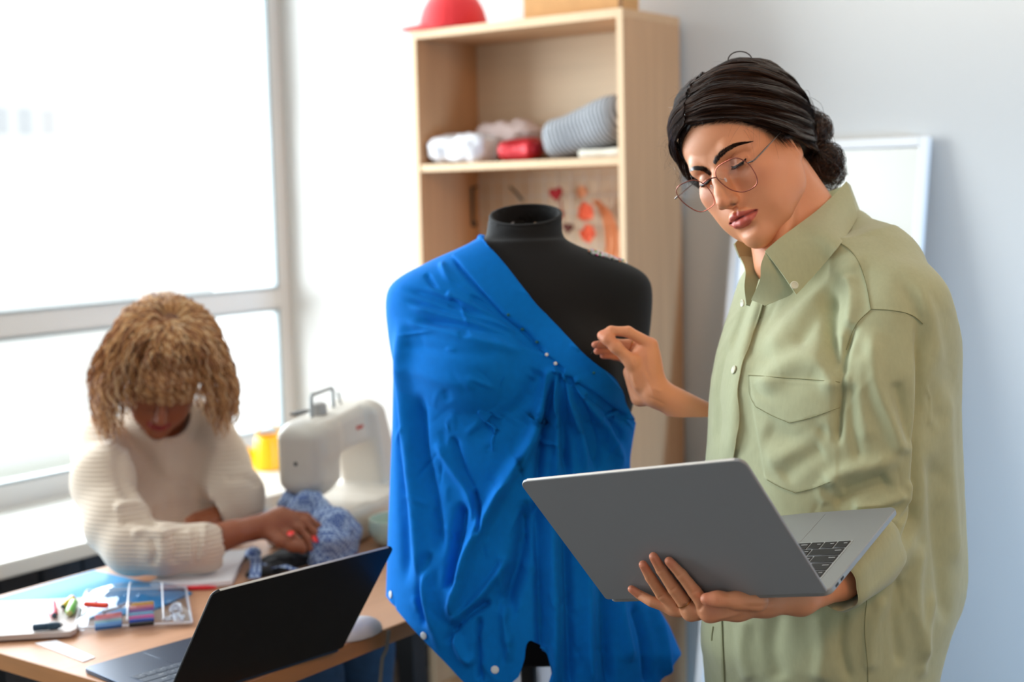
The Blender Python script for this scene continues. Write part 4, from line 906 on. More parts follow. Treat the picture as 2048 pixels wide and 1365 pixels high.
gc = T(664, 1104, .012); bedp = S(-.015, -.02, .088); v = Vox(gc - (.16, .20, .03), gc + (.16, .26, .16), .0042); v.ball(gc, (.048, .085, .070), M=np.array(Matrix.Rotation(.45, 3, 'Z'))); v.chain([gc + (0, .02, .045), (gc + bedp) / 2 + (0, 0, .045), bedp + (0, 0, .004)], [.040, .026, .018], .03); v.cone(bedp + (0, 0, .004), S(-.05, .03, .088), .018, .024, .02)
V, Q = v.mesh(); V = relax(V, Q, 2); N = vnormals(V, Q); V = V + N * (.010 * vnoise(V, 30, 4) + .004 * vnoise(V, 70, 7))[:, None]; V[:, 2] = np.maximum(V[:, 2], TZ + .0006)
link('gingham_cloth', np_mesh('gingham_cloth', V, Q), ging, label='blue and white gingham cloth bunched under the machine needle', cat='cloth')
# yellow watering can on the sill
ZW = .6685; wc = on_plane(540, 938, 2, ZW); yel = mat('yellow_enamel', srgb(250, 190, 10), .3)
can = empty('watering_can', wc.tolist(), label='small yellow watering can on the window sill behind the sewing machine', cat='watering can')
m = MB(); m.lathe([(0, 0), (.046, 0), (.050, .005), (.046, .075), (.040, .105), (.037, .105), (.043, .075), (.046, .008), (0, .006)], 36, M=z_M(wc, (0, 0, 1))); m.build('body', yel, can, ws=True)
m = MB(); m.tube(catmull([wc - RH * .035 + (0, 0, .020), wc - RH * .070 + (0, 0, .055), wc - RH * .110 + (0, 0, .082)], 12), np.linspace(.026, .006, 12), 12); m.build('spout', yel, can, ws=True)
t = np.linspace(0, PI, 16); m = MB(); m.tube([wc + RH * (-.036 * math.cos(a)) + np.array([0, 0, .102 + .040 * math.sin(a)]) for a in t], .0035, 8); m.build('handle', yel, can, ws=True)
# ================================================================ standing woman: head
HR = np.array([[-0.911, -0.047, -0.411], [0.135, -0.973, -0.188], [-0.390, -0.227, 0.892]])
_q, _rr = np.linalg.qr(HR); HR = _q * np.sign(np.diag(_rr))
HT = np.array([-0.967, 1.898, 1.543])
HM = np.eye(4); HM[:3, :3] = HR; HM[:3, 3] = HT
def h2w(P): return np.asarray(P, float) @ HR.T + HT
def w2h(P): return (np.asarray(P, float) - HT) @ HR

def face_vox(h):
    v = Vox((-0.088, -0.118, -0.150), (0.088, 0.130, 0.135), h)
    v.ball((0, -0.014, 0.034), (0.0720, 0.092, 0.084))
    v.ball((0, 0.018, -0.026), (0.055, 0.060, 0.076), 0.02)
    v.ball((0, 0.040, 0.042), (0.055, 0.044, 0.045), 0.03)                       # forehead
    for s in (-1, 1):
        v.chain([(s * .0570, -.010, -.030), (s * .0480, .004, -.062), (s * .0290, .040, -.090), (0, .064, -.104)], [.0120, .0100, .0105, .0125], .034)
        v.ball((s * .044, .022, -.038), (.019, .034, .038), .03)
        v.ball((s * .0430, .050, -.026), (.019, .020, .017), .024)                # cheekbone
        v.ball((s * .0310, .054, -.062), (.018, .018, .024), .026)
    v.ball((0, .0700, -.1060), (.0165, .0135, .0130), .016)                        # chin
    v.ball((0, .0680, -.068), (.026, .0175, .026), .018)                           # muzzle
    for s in (-1, 1):
        v.ball((s * .0310, .0870, -.001), (.0185, .0135, .0125), .014, 'sub')     # sockets
        v.chain([(s * .010, .0780, .0165), (s * .028, .0752, .0225), (s * .046, .0610, .017)], [.0075, .0082, .0085], .012)   # brow ridge
    for s in (-1, 1):                                                              # lids over the eyeballs
        v.ball((s * .0310, .0640, -.0015), .0138, .004)
        v.chain([(s * .0175, .0735, -.0050), (s * .0240, .0768, -.0078), (s * .0310, .0782, -.0088), (s * .0390, .0755, -.0078), (s * .0455, .0680, -.0040)], [.0010, .0012, .0013, .0012, .0010], .0035)
        v.chain([(s * .0175, .0738, -.0022), (s * .0240, .0782, -.0045), (s * .0310, .0797, -.0055), (s * .0390, .0768, -.0045), (s * .0462, .0685, -.0012)], [.0009, .0010, .0011, .0010, .0009], .0015)
        if h < .002: v.chain([(s * .0200, .0742, -.0055), (s * .0250, .0764, -.0074), (s * .0310, .0774, -.0082), (s * .0380, .0750, -.0074), (s * .0440, .0690, -.0042)], [.0010, .0023, .0027, .0023, .0010], .0005, op='sub')
        v.chain([(s * .0180, .0750, .0055), (s * .0310, .0790, .0085), (s * .0450, .0700, .0045)], [.0009, .0010, .0009], .003, op='sub')     # crease of the lid
    # nose
    v.chain([(0, .0815, .006), (0, .0930, -.012), (0, .1040, -.030), (0, .1085, -.0405)], [.0052, .0058, .0062, .0072], .012)
    v.cone((0, .084, -.010), (0, .091, -.042), .0075, .0120, .012)
    v.ball((0, .1095, -.0430), (.0078, .0072, .0070), .006)
    for s in (-1, 1):
        v.ball((s * .0115, .0970, -.0465), (.0058, .0088, .0060), .0055)
    v.cone((0, .084, -.057), (0, .106, -.0490), .0040, .0040, .006)
    for s in (-1, 1):
        v.ball((s * .0066, .0995, -.0520), (.0030, .0062, .0034), .002, 'sub')
        v.chain([(s * .0185, .0940, -.0400), (s * .0190, .0900, -.0490), (s * .0150, .0890, -.0530)], [.0012, .0014, .0010], .004, op='sub')
    # lips
    for s in (-1, 1):
        v.chain([(s * .0034, .0888, -.0668), (s * .0115, .0866, -.0685), (s * .0268, .0732, -.0738)], [.0056, .0053, .0014], .002)
        v.chain([(0, .0868, -.0814), (s * .0115, .0846, -.0800), (s * .0258, .0728, -.0750)], [.0073, .0066, .0014], .002)
    v.chain([(0, .0905, -.0575), (0, .0925, -.0640)], [.0018, .0020], .006, op='sub')   # philtrum
    for s in (-1, 1):
        v.chain([(0, .0955, -.0737), (s * .0110, .0930, -.0737), (s * .0210, .0822, -.0743), (s * .0275, .0750, -.0745)], [.0031, .0026, .0014, .0008], .001, op='sub')
    v.ball((0, .0895, -.0925), (.018, .0055, .0045), .008, 'sub')                  # under the lower lip
    for s in (-1, 1):                                                              # ears
        Me = z_M((0, 0, 0), (s, -.30, .05), (0, .2, 1))
        v.ball((s * .0715, -.016, -.008), (.029, .0175, .0050), .005, M=Me)
        v.ball((s * .0765, -.015, -.004), (.020, .0100, .0050), .003, 'sub', M=Me)
        v.ball((s * .0680, -.008, -.032), (.0060, .0075, .0080), .006)
    return v
def skin_tint(H, base, lip, sub=None):
    """skin colours: lips, cheeks, darker eye sockets"""
    C = np.tile(np.array(base[:3]), (len(H), 1))
    def mix(w, c):
        w = np.clip(w, 0, 1)[:, None]; return C * (1 - w) + np.array(c[:3]) * w
    return C, mix
def build_head():
    v = face_vox(0.0011)
    V, Q = v.mesh(); V = relax(V, Q, 2, 0.4)
    H = V
    base = np.array(srgb(226, 156, 116)[:3])
    C = np.tile(base, (len(H), 1))
    def mixc(w, c):
        nonlocal C
        w = np.clip(w, 0, 1)[:, None]; C = C * (1 - w) + np.array(srgb(*c)[:3]) * w
    # lips
    x, y, z = np.abs(H[:, 0]), H[:, 1], H[:, 2]
    up = -.0635 - .0035 * np.clip(1 - np.abs(x - .004) / .004, 0, 1) * 0 - .0098 * np.clip(x / .0280, 0, 1) ** 1.6 + .0012 * np.exp(-((x - .0045) / .003) ** 2)
    lo = -.0890 + .0138 * np.clip(x / .0280, 0, 1) ** 2.2
    w = np.clip((up - z) / .0010, 0, 1) * np.clip((z - lo) / .0012, 0, 1) * np.clip((.0288 - x) / .0015, 0, 1) * (y > .062)
    mixc(w * 0.85, (196, 84, 78))
    mixc(np.exp(-((z + .0740) / .0012) ** 2) * (x < .026) * (y > .070) * (y < .0915) * 0.8, (110, 36, 36))
    # cheeks, nose tip a little redder, eye sockets slightly darker
    mixc(0.28 * np.exp(-(((x - .045) / .02) ** 2 + ((z + .030) / .018) ** 2)) * (y > .02), (214, 120, 92))
    mixc(0.22 * np.exp(-(((x) / .014) ** 2 + ((z + .044) / .010) ** 2)) * (y > .09), (214, 118, 92))
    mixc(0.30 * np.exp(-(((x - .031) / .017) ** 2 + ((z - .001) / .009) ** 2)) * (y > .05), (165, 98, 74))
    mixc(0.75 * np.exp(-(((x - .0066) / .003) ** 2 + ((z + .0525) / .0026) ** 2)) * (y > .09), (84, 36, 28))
    return H, Q, C

HC = np.array([0, -.014, .034]); HRD = np.array([.0720, .092, .084])
def push_out(P, t):
    """keep hair points outside the skull grown by t"""
    q = (P - HC) / (HRD + t); n = np.linalg.norm(q, axis=-1, keepdims=True)
    return np.where(n < 1, HC + (P - HC) / n, P)
def guide_set(side):
    s = side
    px = .007
    G = [
     [(px, .0795, .0765), (s * .030 + px * .5, .0770, .0655), (s * .0570, .0560, .0450), (s * .0735, .0250, .0180), (s * .0785, -.0080, -.0060), (s * .0710, -.0500, -.0180), (s * .0400, -.0980, -.0230), (-.025, -.1250, -.0250)],
     [(px, .0720, .0880), (s * .032, .0690, .0800), (s * .0620, .0450, .0600), (s * .0790, .0080, .0330), (s * .0800, -.0350, .0120), (s * .0640, -.0800, -.0020), (s * .0300, -.1080, -.0150), (-.025, -.1280, -.0220)],
     [(px, .0560, .1030), (s * .034, .0500, .0980), (s * .0660, .0250, .0760), (s * .0810, -.0150, .0480), (s * .0760, -.0600, .0250), (s * .0540, -.0980, .0080), (s * .0250, -.1180, -.0080), (-.025, -.1300, -.0200)],
     [(px, .0250, .1200), (s * .036, .0150, .1160), (s * .0660, -.0100, .0930), (s * .0760, -.0500, .0640), (s * .0640, -.0880, .0380), (s * .0420, -.1120, .0150), (s * .0200, -.1230, -.0030), (-.025, -.1300, -.0180)],
     [(px, -.0150, .1290), (s * .032, -.0250, .1240), (s * .0580, -.0500, .1000), (s * .0620, -.0800, .0700), (s * .0480, -.1050, .0400), (s * .0300, -.1190, .0180), (s * .0100, -.1270, .0000), (-.025, -.1320, -.0160)],
     [(px, -.0550, .1200), (s * .020, -.0650, .1150), (s * .0400, -.0820, .0950), (s * .0380, -.1030, .0680), (s * .0280, -.1170, .0420), (s * .0150, -.1240, .0200), (s * .0000, -.1300, .0030), (-.025, -.1330, -.0150)]]
    return np.array(G, float)
def guide_at(G, s):
    k = min(int(s * (len(G) - 1)), len(G) - 2); u = s * (len(G) - 1) - k
    return G[k] * (1 - u) + G[k + 1] * u
def hair_geometry(dens=1.0):
    mb = MB(); R = random.Random(3)
    # under layer: two lofted sheets following the combing direction
    for side in (-1, 1):
        G = guide_set(side); P = []
        for s in np.linspace(0, 1, 26):
            P.append(catmull(push_out(guide_at(G, s), .0045), 34))
        P = push_out(np.array(P), .0045)
        P = np.concatenate([(HC + (P[:1] - HC) * .80), P])
        if side < 0: P = P[::-1]
        P[..., :] += 0.0007 * np.sin(np.linspace(0, PI, 34))[None, :, None] * np.sin(np.arange(27) * 2.6)[:, None, None] * ((P - HC) / np.linalg.norm(P - HC, axis=-1, keepdims=True))
        mb.sheet(P, .003)
    for side, cnt in ((-1, int(5200 * dens)), (1, int(2600 * dens))):
        G = guide_set(side)
        nl = 70 if side < 0 else 46
        locks = [(R.random(), R.uniform(-.0040, .0060), R.uniform(0, 6.28), R.uniform(.0004, .0028)) for _ in range(nl)]
        for i in range(cnt):
            ls, lt, ph, wa = locks[i % nl]
            s = min(1, max(0, ls + R.gauss(0, .010)))
            g = guide_at(G, s).copy(); g[1:-1] += np.array([[R.gauss(0, .0008) for _ in range(3)] for _ in range(len(g) - 2)])
            P = catmull(g, 22); u = np.linspace(0, 1, 22)
            off = (.0075 + .0035 * s + (.003 if side > 0 else 0) + lt * np.sin(u * 3.1) + R.uniform(-.0004, .0010) + .004 * np.sin(u * 3.14) * (0.3 + s))
            P = push_out(P, .0045)
            n = (P - HC) / np.linalg.norm(P - HC, axis=1)[:, None]
            P = P + n * off[:, None] + n * (wa * np.sin(u * 14 + ph))[:, None]
            a = 0; b = 22
            if R.random() < .12: b = R.randint(12, 20)
            r = R.uniform(.00016, .00027)
            mb.tube(P[a:b], r * np.linspace(1, .5, b - a), 3, caps=False, mi=(1 if R.random() < .10 + .38 * s else 0))
    for i in range(260):                              # soft hairs at the temple, sideburn and over the ear
        z0 = R.uniform(0, 1); p0 = np.array([-.0735 - .004 * z0, .034 - .045 * z0, .016 - .018 * z0]); L = R.uniform(.012, .034); t = np.linspace(0, 1, 12)
        d = np.array([-.05, -.55 + R.gauss(0, .2), -.85 + R.gauss(0, .2)]); d /= np.linalg.norm(d)
        P = p0 + d * (L * t)[:, None]; q = (P - np.array([0, .004, -.01])) / np.array([.0705, .09, .09]); P[:, 0] = np.minimum(P[:, 0], -.0700 + .25 * np.maximum(P[:, 1] - .01, 0) + .12 * np.maximum(-.01 - P[:, 2], 0)) - .0008
        mb.tube(P, .00013 * (1 - .6 * t), 3, caps=False)
    for i in range(420):                              # waves falling back across the ear towards the bun
        a = R.uniform(-1, 1); p0 = np.array([-.077, .004 + .012 * a, .004 + R.uniform(-.010, .010)]); p1 = np.array([-.0835, -.024, -.012 + .014 * a]); p2 = np.array([-.072, -.062, -.024 + .014 * a]); p3 = np.array([-.046, -.108, -.030 + R.gauss(0, .010)])
        t = np.linspace(0, 1, 24); P = catmull([p0, p1, p2, p3], 24); k_ = R.uniform(8, 16); P[:, 2] += .0022 * np.sin(t * k_ + a * 3); P[:, 0] -= .0016 * np.sin(t * k_ + 1) + R.uniform(0, .003)
        mb.tube(P, R.uniform(.00018, .0003), 3, caps=False, mi=(1 if R.random() < .2 else 0))
    for i in range(200):                              # short hairs on the nape
        p0 = np.array([-.046 + R.uniform(-.01, .02), -.066 + R.uniform(-.02, .012), -.050 + R.uniform(-.018, .012)]); L = R.uniform(.010, .028); t = np.linspace(0, 1, 9)
        P = p0 + np.array([-.012, .002, -1.0 + R.gauss(0, .1)]) * (L * t)[:, None] + np.array([R.gauss(0, .2), R.gauss(0, .2), 0]) * (L * t * t)[:, None]; mb.tube(P, .00013 * (1 - .6 * t), 3, caps=False)
    return mb
def bun_geometry():
    mb = MB(); R = random.Random(5); c = np.array([-.028, -.132, -.026])
    ax = [np.array(a, float) for a in ((.020, .010, .024), (-.012, -.010, .018), (.006, -.012, -.020), (-.014, .004, -.030), (.012, .012, -.010), (-.004, 0, -.046))]
    v = Vox(HC + (-.075, -.125, -.09), HC + (.075, -.02, .07), .003)              # mass of hair gathered at the back of the head
    v.ball((-.012, -.095, .006), (.048, .036, .042)); v.ball((-.022, -.118, -.010), (.030, .028, .030), .02); V, Q = v.mesh(); mb.add(relax(V, Q, 1), Q.tolist())
    for i in range(900):                             # loose waves over that mass, drawn towards the bun
        a = R.uniform(-1.2, 1.2); b = R.uniform(-.3, 1.1); p0 = np.array([-.012 + .052 * math.sin(a), -.085 - .030 * math.cos(a), .010 + .045 * math.sin(b)])
        p2 = np.array([-.026 + R.gauss(0, .012), -.150 + R.gauss(0, .006), -.018 + R.gauss(0, .014)]); p1 = (p0 + p2) / 2 + np.array([.012 * math.sin(a), -.012, .008 + .010 * math.sin(b)])
        t = np.linspace(0, 1, 22); P = catmull([p0, p1, p2], 22); n = (P - [-.015, -.09, 0]); n /= np.linalg.norm(n, axis=1)[:, None]
        P = P + n * (.0016 * np.sin(t * R.uniform(8, 20) + i) + R.uniform(0, .006) * np.sin(t * PI))[:, None]
        mb.tube(P, R.uniform(.0002, .00036) * np.linspace(1, .6, 22), 3, caps=False, mi=(1 if R.random() < .3 else 0))
    for k, o in enumerate(ax):                       # solid cores so nothing shows through
        v = Vox(c + o - .04, c + o + .04, .003); v.ball(c + o, .0225 - .002 * k * .5); V, Q = v.mesh(); mb.add(relax(V, Q, 1), Q.tolist())
    for i in range(1500):                             # curls wound round the bun
        o = ax[R.randrange(len(ax))]; r0 = R.uniform(.0205, .0285)
        n = np.array([R.gauss(0, 1) for _ in range(3)]); n /= np.linalg.norm(n)
        a = np.cross(n, [0, 0, 1.0]); a /= np.linalg.norm(a) + 1e-9; b = np.cross(n, a)
        t = np.linspace(0, R.uniform(2.0, 4.6), 34) + R.uniform(0, 6.28); k = R.uniform(3, 8); ph = R.uniform(0, 6)
        rr = r0 + .0020 * np.sin(k * t + ph)
        P = c + o + (np.cos(t) * rr)[:, None] * a + (np.sin(t) * rr)[:, None] * b + n * (.004 * np.sin(2 * t + ph))[:, None]
        mb.tube(P, R.uniform(.00022, .0004) * np.sin(np.linspace(.5, 2.9, 34)), 3, caps=False, mi=(1 if R.random() < .3 else 0))
    for i in range(46):                              # loose curls hanging below
        p0 = c + np.array([R.uniform(-.025, .02), R.uniform(-.02, .02), -.045 - R.uniform(-.01, .012)]); L = R.uniform(.008, .022); t = np.linspace(0, 1, 14)
        P = p0 + np.stack([.003 * np.sin(t * 9 + i), .003 * np.cos(t * 9 + i), -L * t], 1)
        mb.tube(P, .0004 * (1 - .6 * t), 3, caps=False)
    return mb
def flyaways():
    """fine stray hairs lifting off the head"""
    mb = MB(); R = random.Random(11)
    for i in range(900):
        th = R.uniform(-1.35, 2.4); ph = R.uniform(-1.2, 1.2)
        d = np.array([math.sin(ph) * 1.0, math.cos(th) * math.cos(ph), math.sin(th) * math.cos(ph)])
        if d[1] > .75 or d[2] < -.2: continue
        p0 = HC + d * (HRD + .008); tdir = np.cross(d, np.array([R.gauss(0, 1) for _ in range(3)])); tdir /= np.linalg.norm(tdir)
        L = R.uniform(.015, .060); t = np.linspace(0, 1, 12); lift = R.uniform(.004, .017)
        P = p0 + tdir * (L * t)[:, None] + d * (lift * np.sin(t * R.uniform(1.5, 3.0)))[:, None] + np.cross(d, tdir) * (R.uniform(-.012, .012) * t * t)[:, None]
        mb.tube(P, .00011 * (1 - .5 * t), 3, caps=False)
    for i in range(150):                              # frizz at the temple on the far side
        p0 = np.array([.074 + R.uniform(-.004, .004), R.uniform(-.02, .06), R.uniform(.0, .08)]); t = np.linspace(0, 1, 12); L = R.uniform(.010, .032)
        a = R.uniform(0, 6.28)
        P = p0 + np.stack([L * t * .7 + .003 * np.sin(5 * t + a), .006 * np.sin(4 * t + a) + R.uniform(-.01, .01) * t, .006 * np.cos(5 * t + a) - R.uniform(-.015, .02) * t], 1)
        mb.tube(P, .00010 * (1 - .5 * t), 3, caps=False)
    # one loop of hair standing on the crown
    t = np.linspace(0, PI, 18)
    P = w2h(np.array([at(1480 - 24 * math.cos(a), 121 - 18 * math.sin(a), 2.10) for a in t]))
    mb.tube(P, .0010, 5)
    return mb
def brow_geometry(bvh):
    mb = MB(); R = random.Random(9)
    A = catmull([(1429, 328), (1440, 312), (1456, 299), (1474, 290), (1502, 284)], 40); WA = np.interp(np.linspace(0, 1, 40), [0, .15, .5, 1], [3.2, 4.6, 4.0, .7])
    B = catmull([(1421, 350), (1413, 343), (1401, 338), (1387, 338), (1375, 345)], 40); WB = np.interp(np.linspace(0, 1, 40), [0, .2, .6, 1], [3.0, 4.2, 3.4, 1.2])
    for C, W, flip in ((A, WA, 1), (B, WB, -1)):
        for i in range(950):
            u = R.random() ** .9; k = min(int(u * 39), 38); d = C[k + 1] - C[k]; d /= np.linalg.norm(d); n = np.array([d[1], -d[0]])
            q = C[k] + n * R.uniform(-1, 1) * W[k]; ang = (0.62 - .55 * u) * (1 if R.random() < .8 else .5)
            nn = n if n[1] < 0 else -n
            e = q + (d * math.cos(ang) + nn * math.sin(ang)) * R.uniform(5, 8)
            p0, m0 = hit(bvh, *q); p1, m1 = hit(bvh, *e)
            if p0 is None or p1 is None or np.linalg.norm(p1 - p0) > .03: continue
            mid = (p0 + p1) / 2 + m0 * .0008
            mb.tube([p0, mid, p1 + m1 * .0003], [.00020, .00018, .00006], 3, caps=False)
    return mb
def lash_geometry(s):
    mb = MB(); R = random.Random(4)
    for s in (s,):
        L = catmull([(s * .0178, .0742, -.0030), (s * .0240, .0790, -.0055), (s * .0310, .0806, -.0066), (s * .0385, .0778, -.0056), (s * .0442, .0725, -.0034)], 60)
        mb.tube(L, [.0010 + .0008 * math.sin(PI * i / 59) for i in range(60)], 4)
        for i in range(90):
            k = R.randint(4, 58); p = L[k]; o = np.array([s * (.0025 * (k / 59 - .2)), .0050, -.0042]) * R.uniform(.8, 1.25)
            mb.tube([p, p + o * .55, p + o + [0, .0002, .0015]], [.00016, .00012, .00004], 3, caps=False)
        Lo = catmull([(s * .0185, .0742, -.0058), (s * .0310, .0790, -.0092), (s * .0450, .0692, -.0048)], 30)
        for i in range(30):
            p = Lo[R.randint(3, 28)]; mb.tube([p, p + np.array([0, .0022, -.0020])], [.00008, .00003], 3, caps=False)
    return mb
GP_T, GP_Y = 0.10, 0.104
def on_lens_plane(cx_, cy_):
    px, py = 1330 + cx_ / 5.056, 230 + cy_ / 5.056
    w = (at(px, py, 1.0) - CAMP) @ HR; o = (CAMP - HT) @ HR; n = np.array([0, 1, GP_T])
    return o + ((GP_Y - n @ o) / (n @ w)) * w
LENS_L = [(510,570),(540,520),(600,480),(680,442),(740,438),(800,465),(850,500),(900,570),(930,640),(930,690),(900,730),(840,765),(770,780),(690,765),(620,730),(560,680),(520,630)]
LENS_R = [(115,760),(140,720),(190,690),(270,662),(330,668),(400,705),(450,760),(485,820),(500,880),(490,910),(440,950),(380,978),(320,972),(250,935),(190,890),(140,835),(118,795)]
def closed_curve(P, n):
    P = np.asarray(P); Q = np.concatenate([P[-2:], P, P[:3]]); C = catmull(Q, 4000)
    a = np.argmin(((C[:1500] - P[0]) ** 2).sum(1)); b = 2000 + np.argmin(((C[2000:] - P[0]) ** 2).sum(1))
    return C[np.linspace(a, b, n + 1).astype(int)[:-1]]
def build_glasses():
    gold = mat('rose_wire', srgb(150, 84, 70), .28, 1.0); dark = mat('gunmetal_wire', srgb(120, 112, 108), .3, 1.0)
    glass = mat('lens_glass', (1, 1, 1, 1), .0, trans=1.0, ior=1.0); thin_glass(glass, (.97, .97, .97, 1), .5)
    silic = mat('nose_pad_clear', (.9, .9, .9, 1), .1, alpha=.35)
    g = empty('eyeglasses', h2w((0, .104, -.02)).tolist(), label='thin wire eyeglasses with large rounded lenses on the standing woman\'s face', cat='eyeglasses')
    fr = None; hinge = {}
    mb = MB()
    for nm, L in (('l', LENS_L), ('r', LENS_R)):
        P = closed_curve([on_lens_plane(*q) for q in L], 90)
        mb.tube(h2w(P), .0008, 6, closed=True)
    for q in (((378, 695), (440, 648), (518, 628)), ((378, 700), (440, 653), (518, 633))):
        B = catmull([on_lens_plane(*a) + np.array([0, .0015 if i == 1 else 0, 0]) for i, a in enumerate(q)], 12); mb.tube(h2w(B), .0006, 6)
    fr = mb.build('frame', gold, g, ws=True)
    for L in (LENS_L, LENS_R):
        P = closed_curve([on_lens_plane(*q) for q in L], 72); c = P.mean(0); rings = []
        for s in np.linspace(1, 0.02, 8): rings.append(c + (P - c) * s + np.array([0, .0022 * (1 - s * s), 0]))
        m = MB(); V = np.concatenate(rings + [r - np.array([0, .0012, 0]) for r in rings]); F = []
        for a in range(7):
            for b in range(72):
                b2 = (b + 1) % 72; F.append((a * 72 + b, a * 72 + b2, (a + 1) * 72 + b2, (a + 1) * 72 + b)); o = 576
                F.append((o + a * 72 + b, o + (a + 1) * 72 + b, o + (a + 1) * 72 + b2, o + a * 72 + b2))
        F.append(tuple(range(504, 576))); F.append(tuple(range(576 + 575, 576 + 503, -1)))
        m.add(h2w(V), F); m.build('lens', glass, g, ws=True, label='clear lens with faint reflection')
    # temples
    for h0, h1, sx, ear in ((on_lens_plane(835, 487), on_lens_plane(886, 468), -1, (-.0815, -.016, .016)), (on_lens_plane(130, 818), on_lens_plane(103, 848), 1, (.078, -.016, .012))):
        m = MB(); h2 = h1 + np.array([sx * .0005, -.006, .0005])
        m.tube(h2w([h0, h1, h2]), [.0009, .0012, .0010], 6)
        P = catmull([h2, h2 + (np.array(ear) - h2) * .35 + np.array([sx * .002, 0, 0]), h2 + (np.array(ear) - h2) * .7 + np.array([sx * .0015, 0, 0]), ear, np.array(ear) + [0, -.018, -.02], np.array(ear) + [-sx * .002, -.022, -.035]], 30)
        m.tube(h2w(P), [.0011] * 8 + [.0007] * 22, 6)
        m.build('temple', dark, g, ws=True, label='dark metal temple arm')
    for q, sx in (((600, 665), -1), ((455, 735), 1)):
        c = on_lens_plane(*q) + np.array([0, -.004, 0])
        m = MB(); v = Vox(c - .012, c + .012, .0008); v.ball(c, (.0014, .0024, .0036)); V, Q = v.mesh(); m.add(h2w(V), Q.tolist()); m.build('nose_pad', silic, g, ws=True)
        m = MB(); m.tube(h2w([c + [0, .001, 0], c + [-sx * .001, .003, .002], on_lens_plane(q[0] + (-45 if sx < 0 else 25), q[1] - 20)]), .0004, 5); m.build('pad_arm', dark, g, ws=True)
    return g
# ================================================================ standing woman: body, hands, shirt
SK = 1.0
def depth_of(P): return float((np.asarray(P) - CAMP) @ _F)
CREASE_L = [([(1274, 1197), (1284, 1186)], 1.3, -.0007), ([(1295, 1163), (1310, 1153)], 1.3, -.0008), ([(1313, 1200), (1335, 1186)], 1.8, -.0009), ([(1314, 1146), (1331, 1136)], 1.3, -.0008), ([(1340, 1184), (1358, 1172)], 1.8, -.0009), ([(1352, 1155), (1372, 1145)], 1.3, -.0008), ([(1380, 1190), (1402, 1178)], 1.8, -.0009),
            ([(1435, 1188), (1437, 1212)], 1.6, -.0008), ([(1441, 1190), (1442, 1211)], 1.2, -.0005), ([(1425, 1240), (1460, 1232), (1500, 1222)], 4, .0015), ([(1480, 1212), (1520, 1214), (1560, 1206)], 4, -.0012), ([(1298, 1166), (1310, 1157)], 1.0, -.0004), ([(1395, 1225), (1410, 1205)], 4, -.0016), ([(1362, 1226), (1375, 1208)], 4, -.0014)]
CREASE_R = [([(1230, 684), (1236, 702)], 1.5, -.0007), ([(1238, 686), (1243, 704)], 1.2, -.0005), ([(1262, 712), (1272, 732)], 3, -.0010), ([(1262, 655), (1256, 672)], 1.6, -.0007), ([(1283, 735), (1300, 770), (1312, 800)], 4, .0012), ([(1262, 745), (1272, 775), (1285, 800)], 4, .0014), ([(1256, 752), (1266, 785), (1282, 808)], 2.5, -.0012),
            ([(1290, 792), (1310, 800), (1335, 812)], 3, -.0009), ([(1305, 775), (1325, 785)], 4, .0010), ([(1292, 690), (1297, 730), (1305, 765)], 4, .0008), ([(1330, 830), (1380, 858), (1430, 880)], 6, -.0010)]
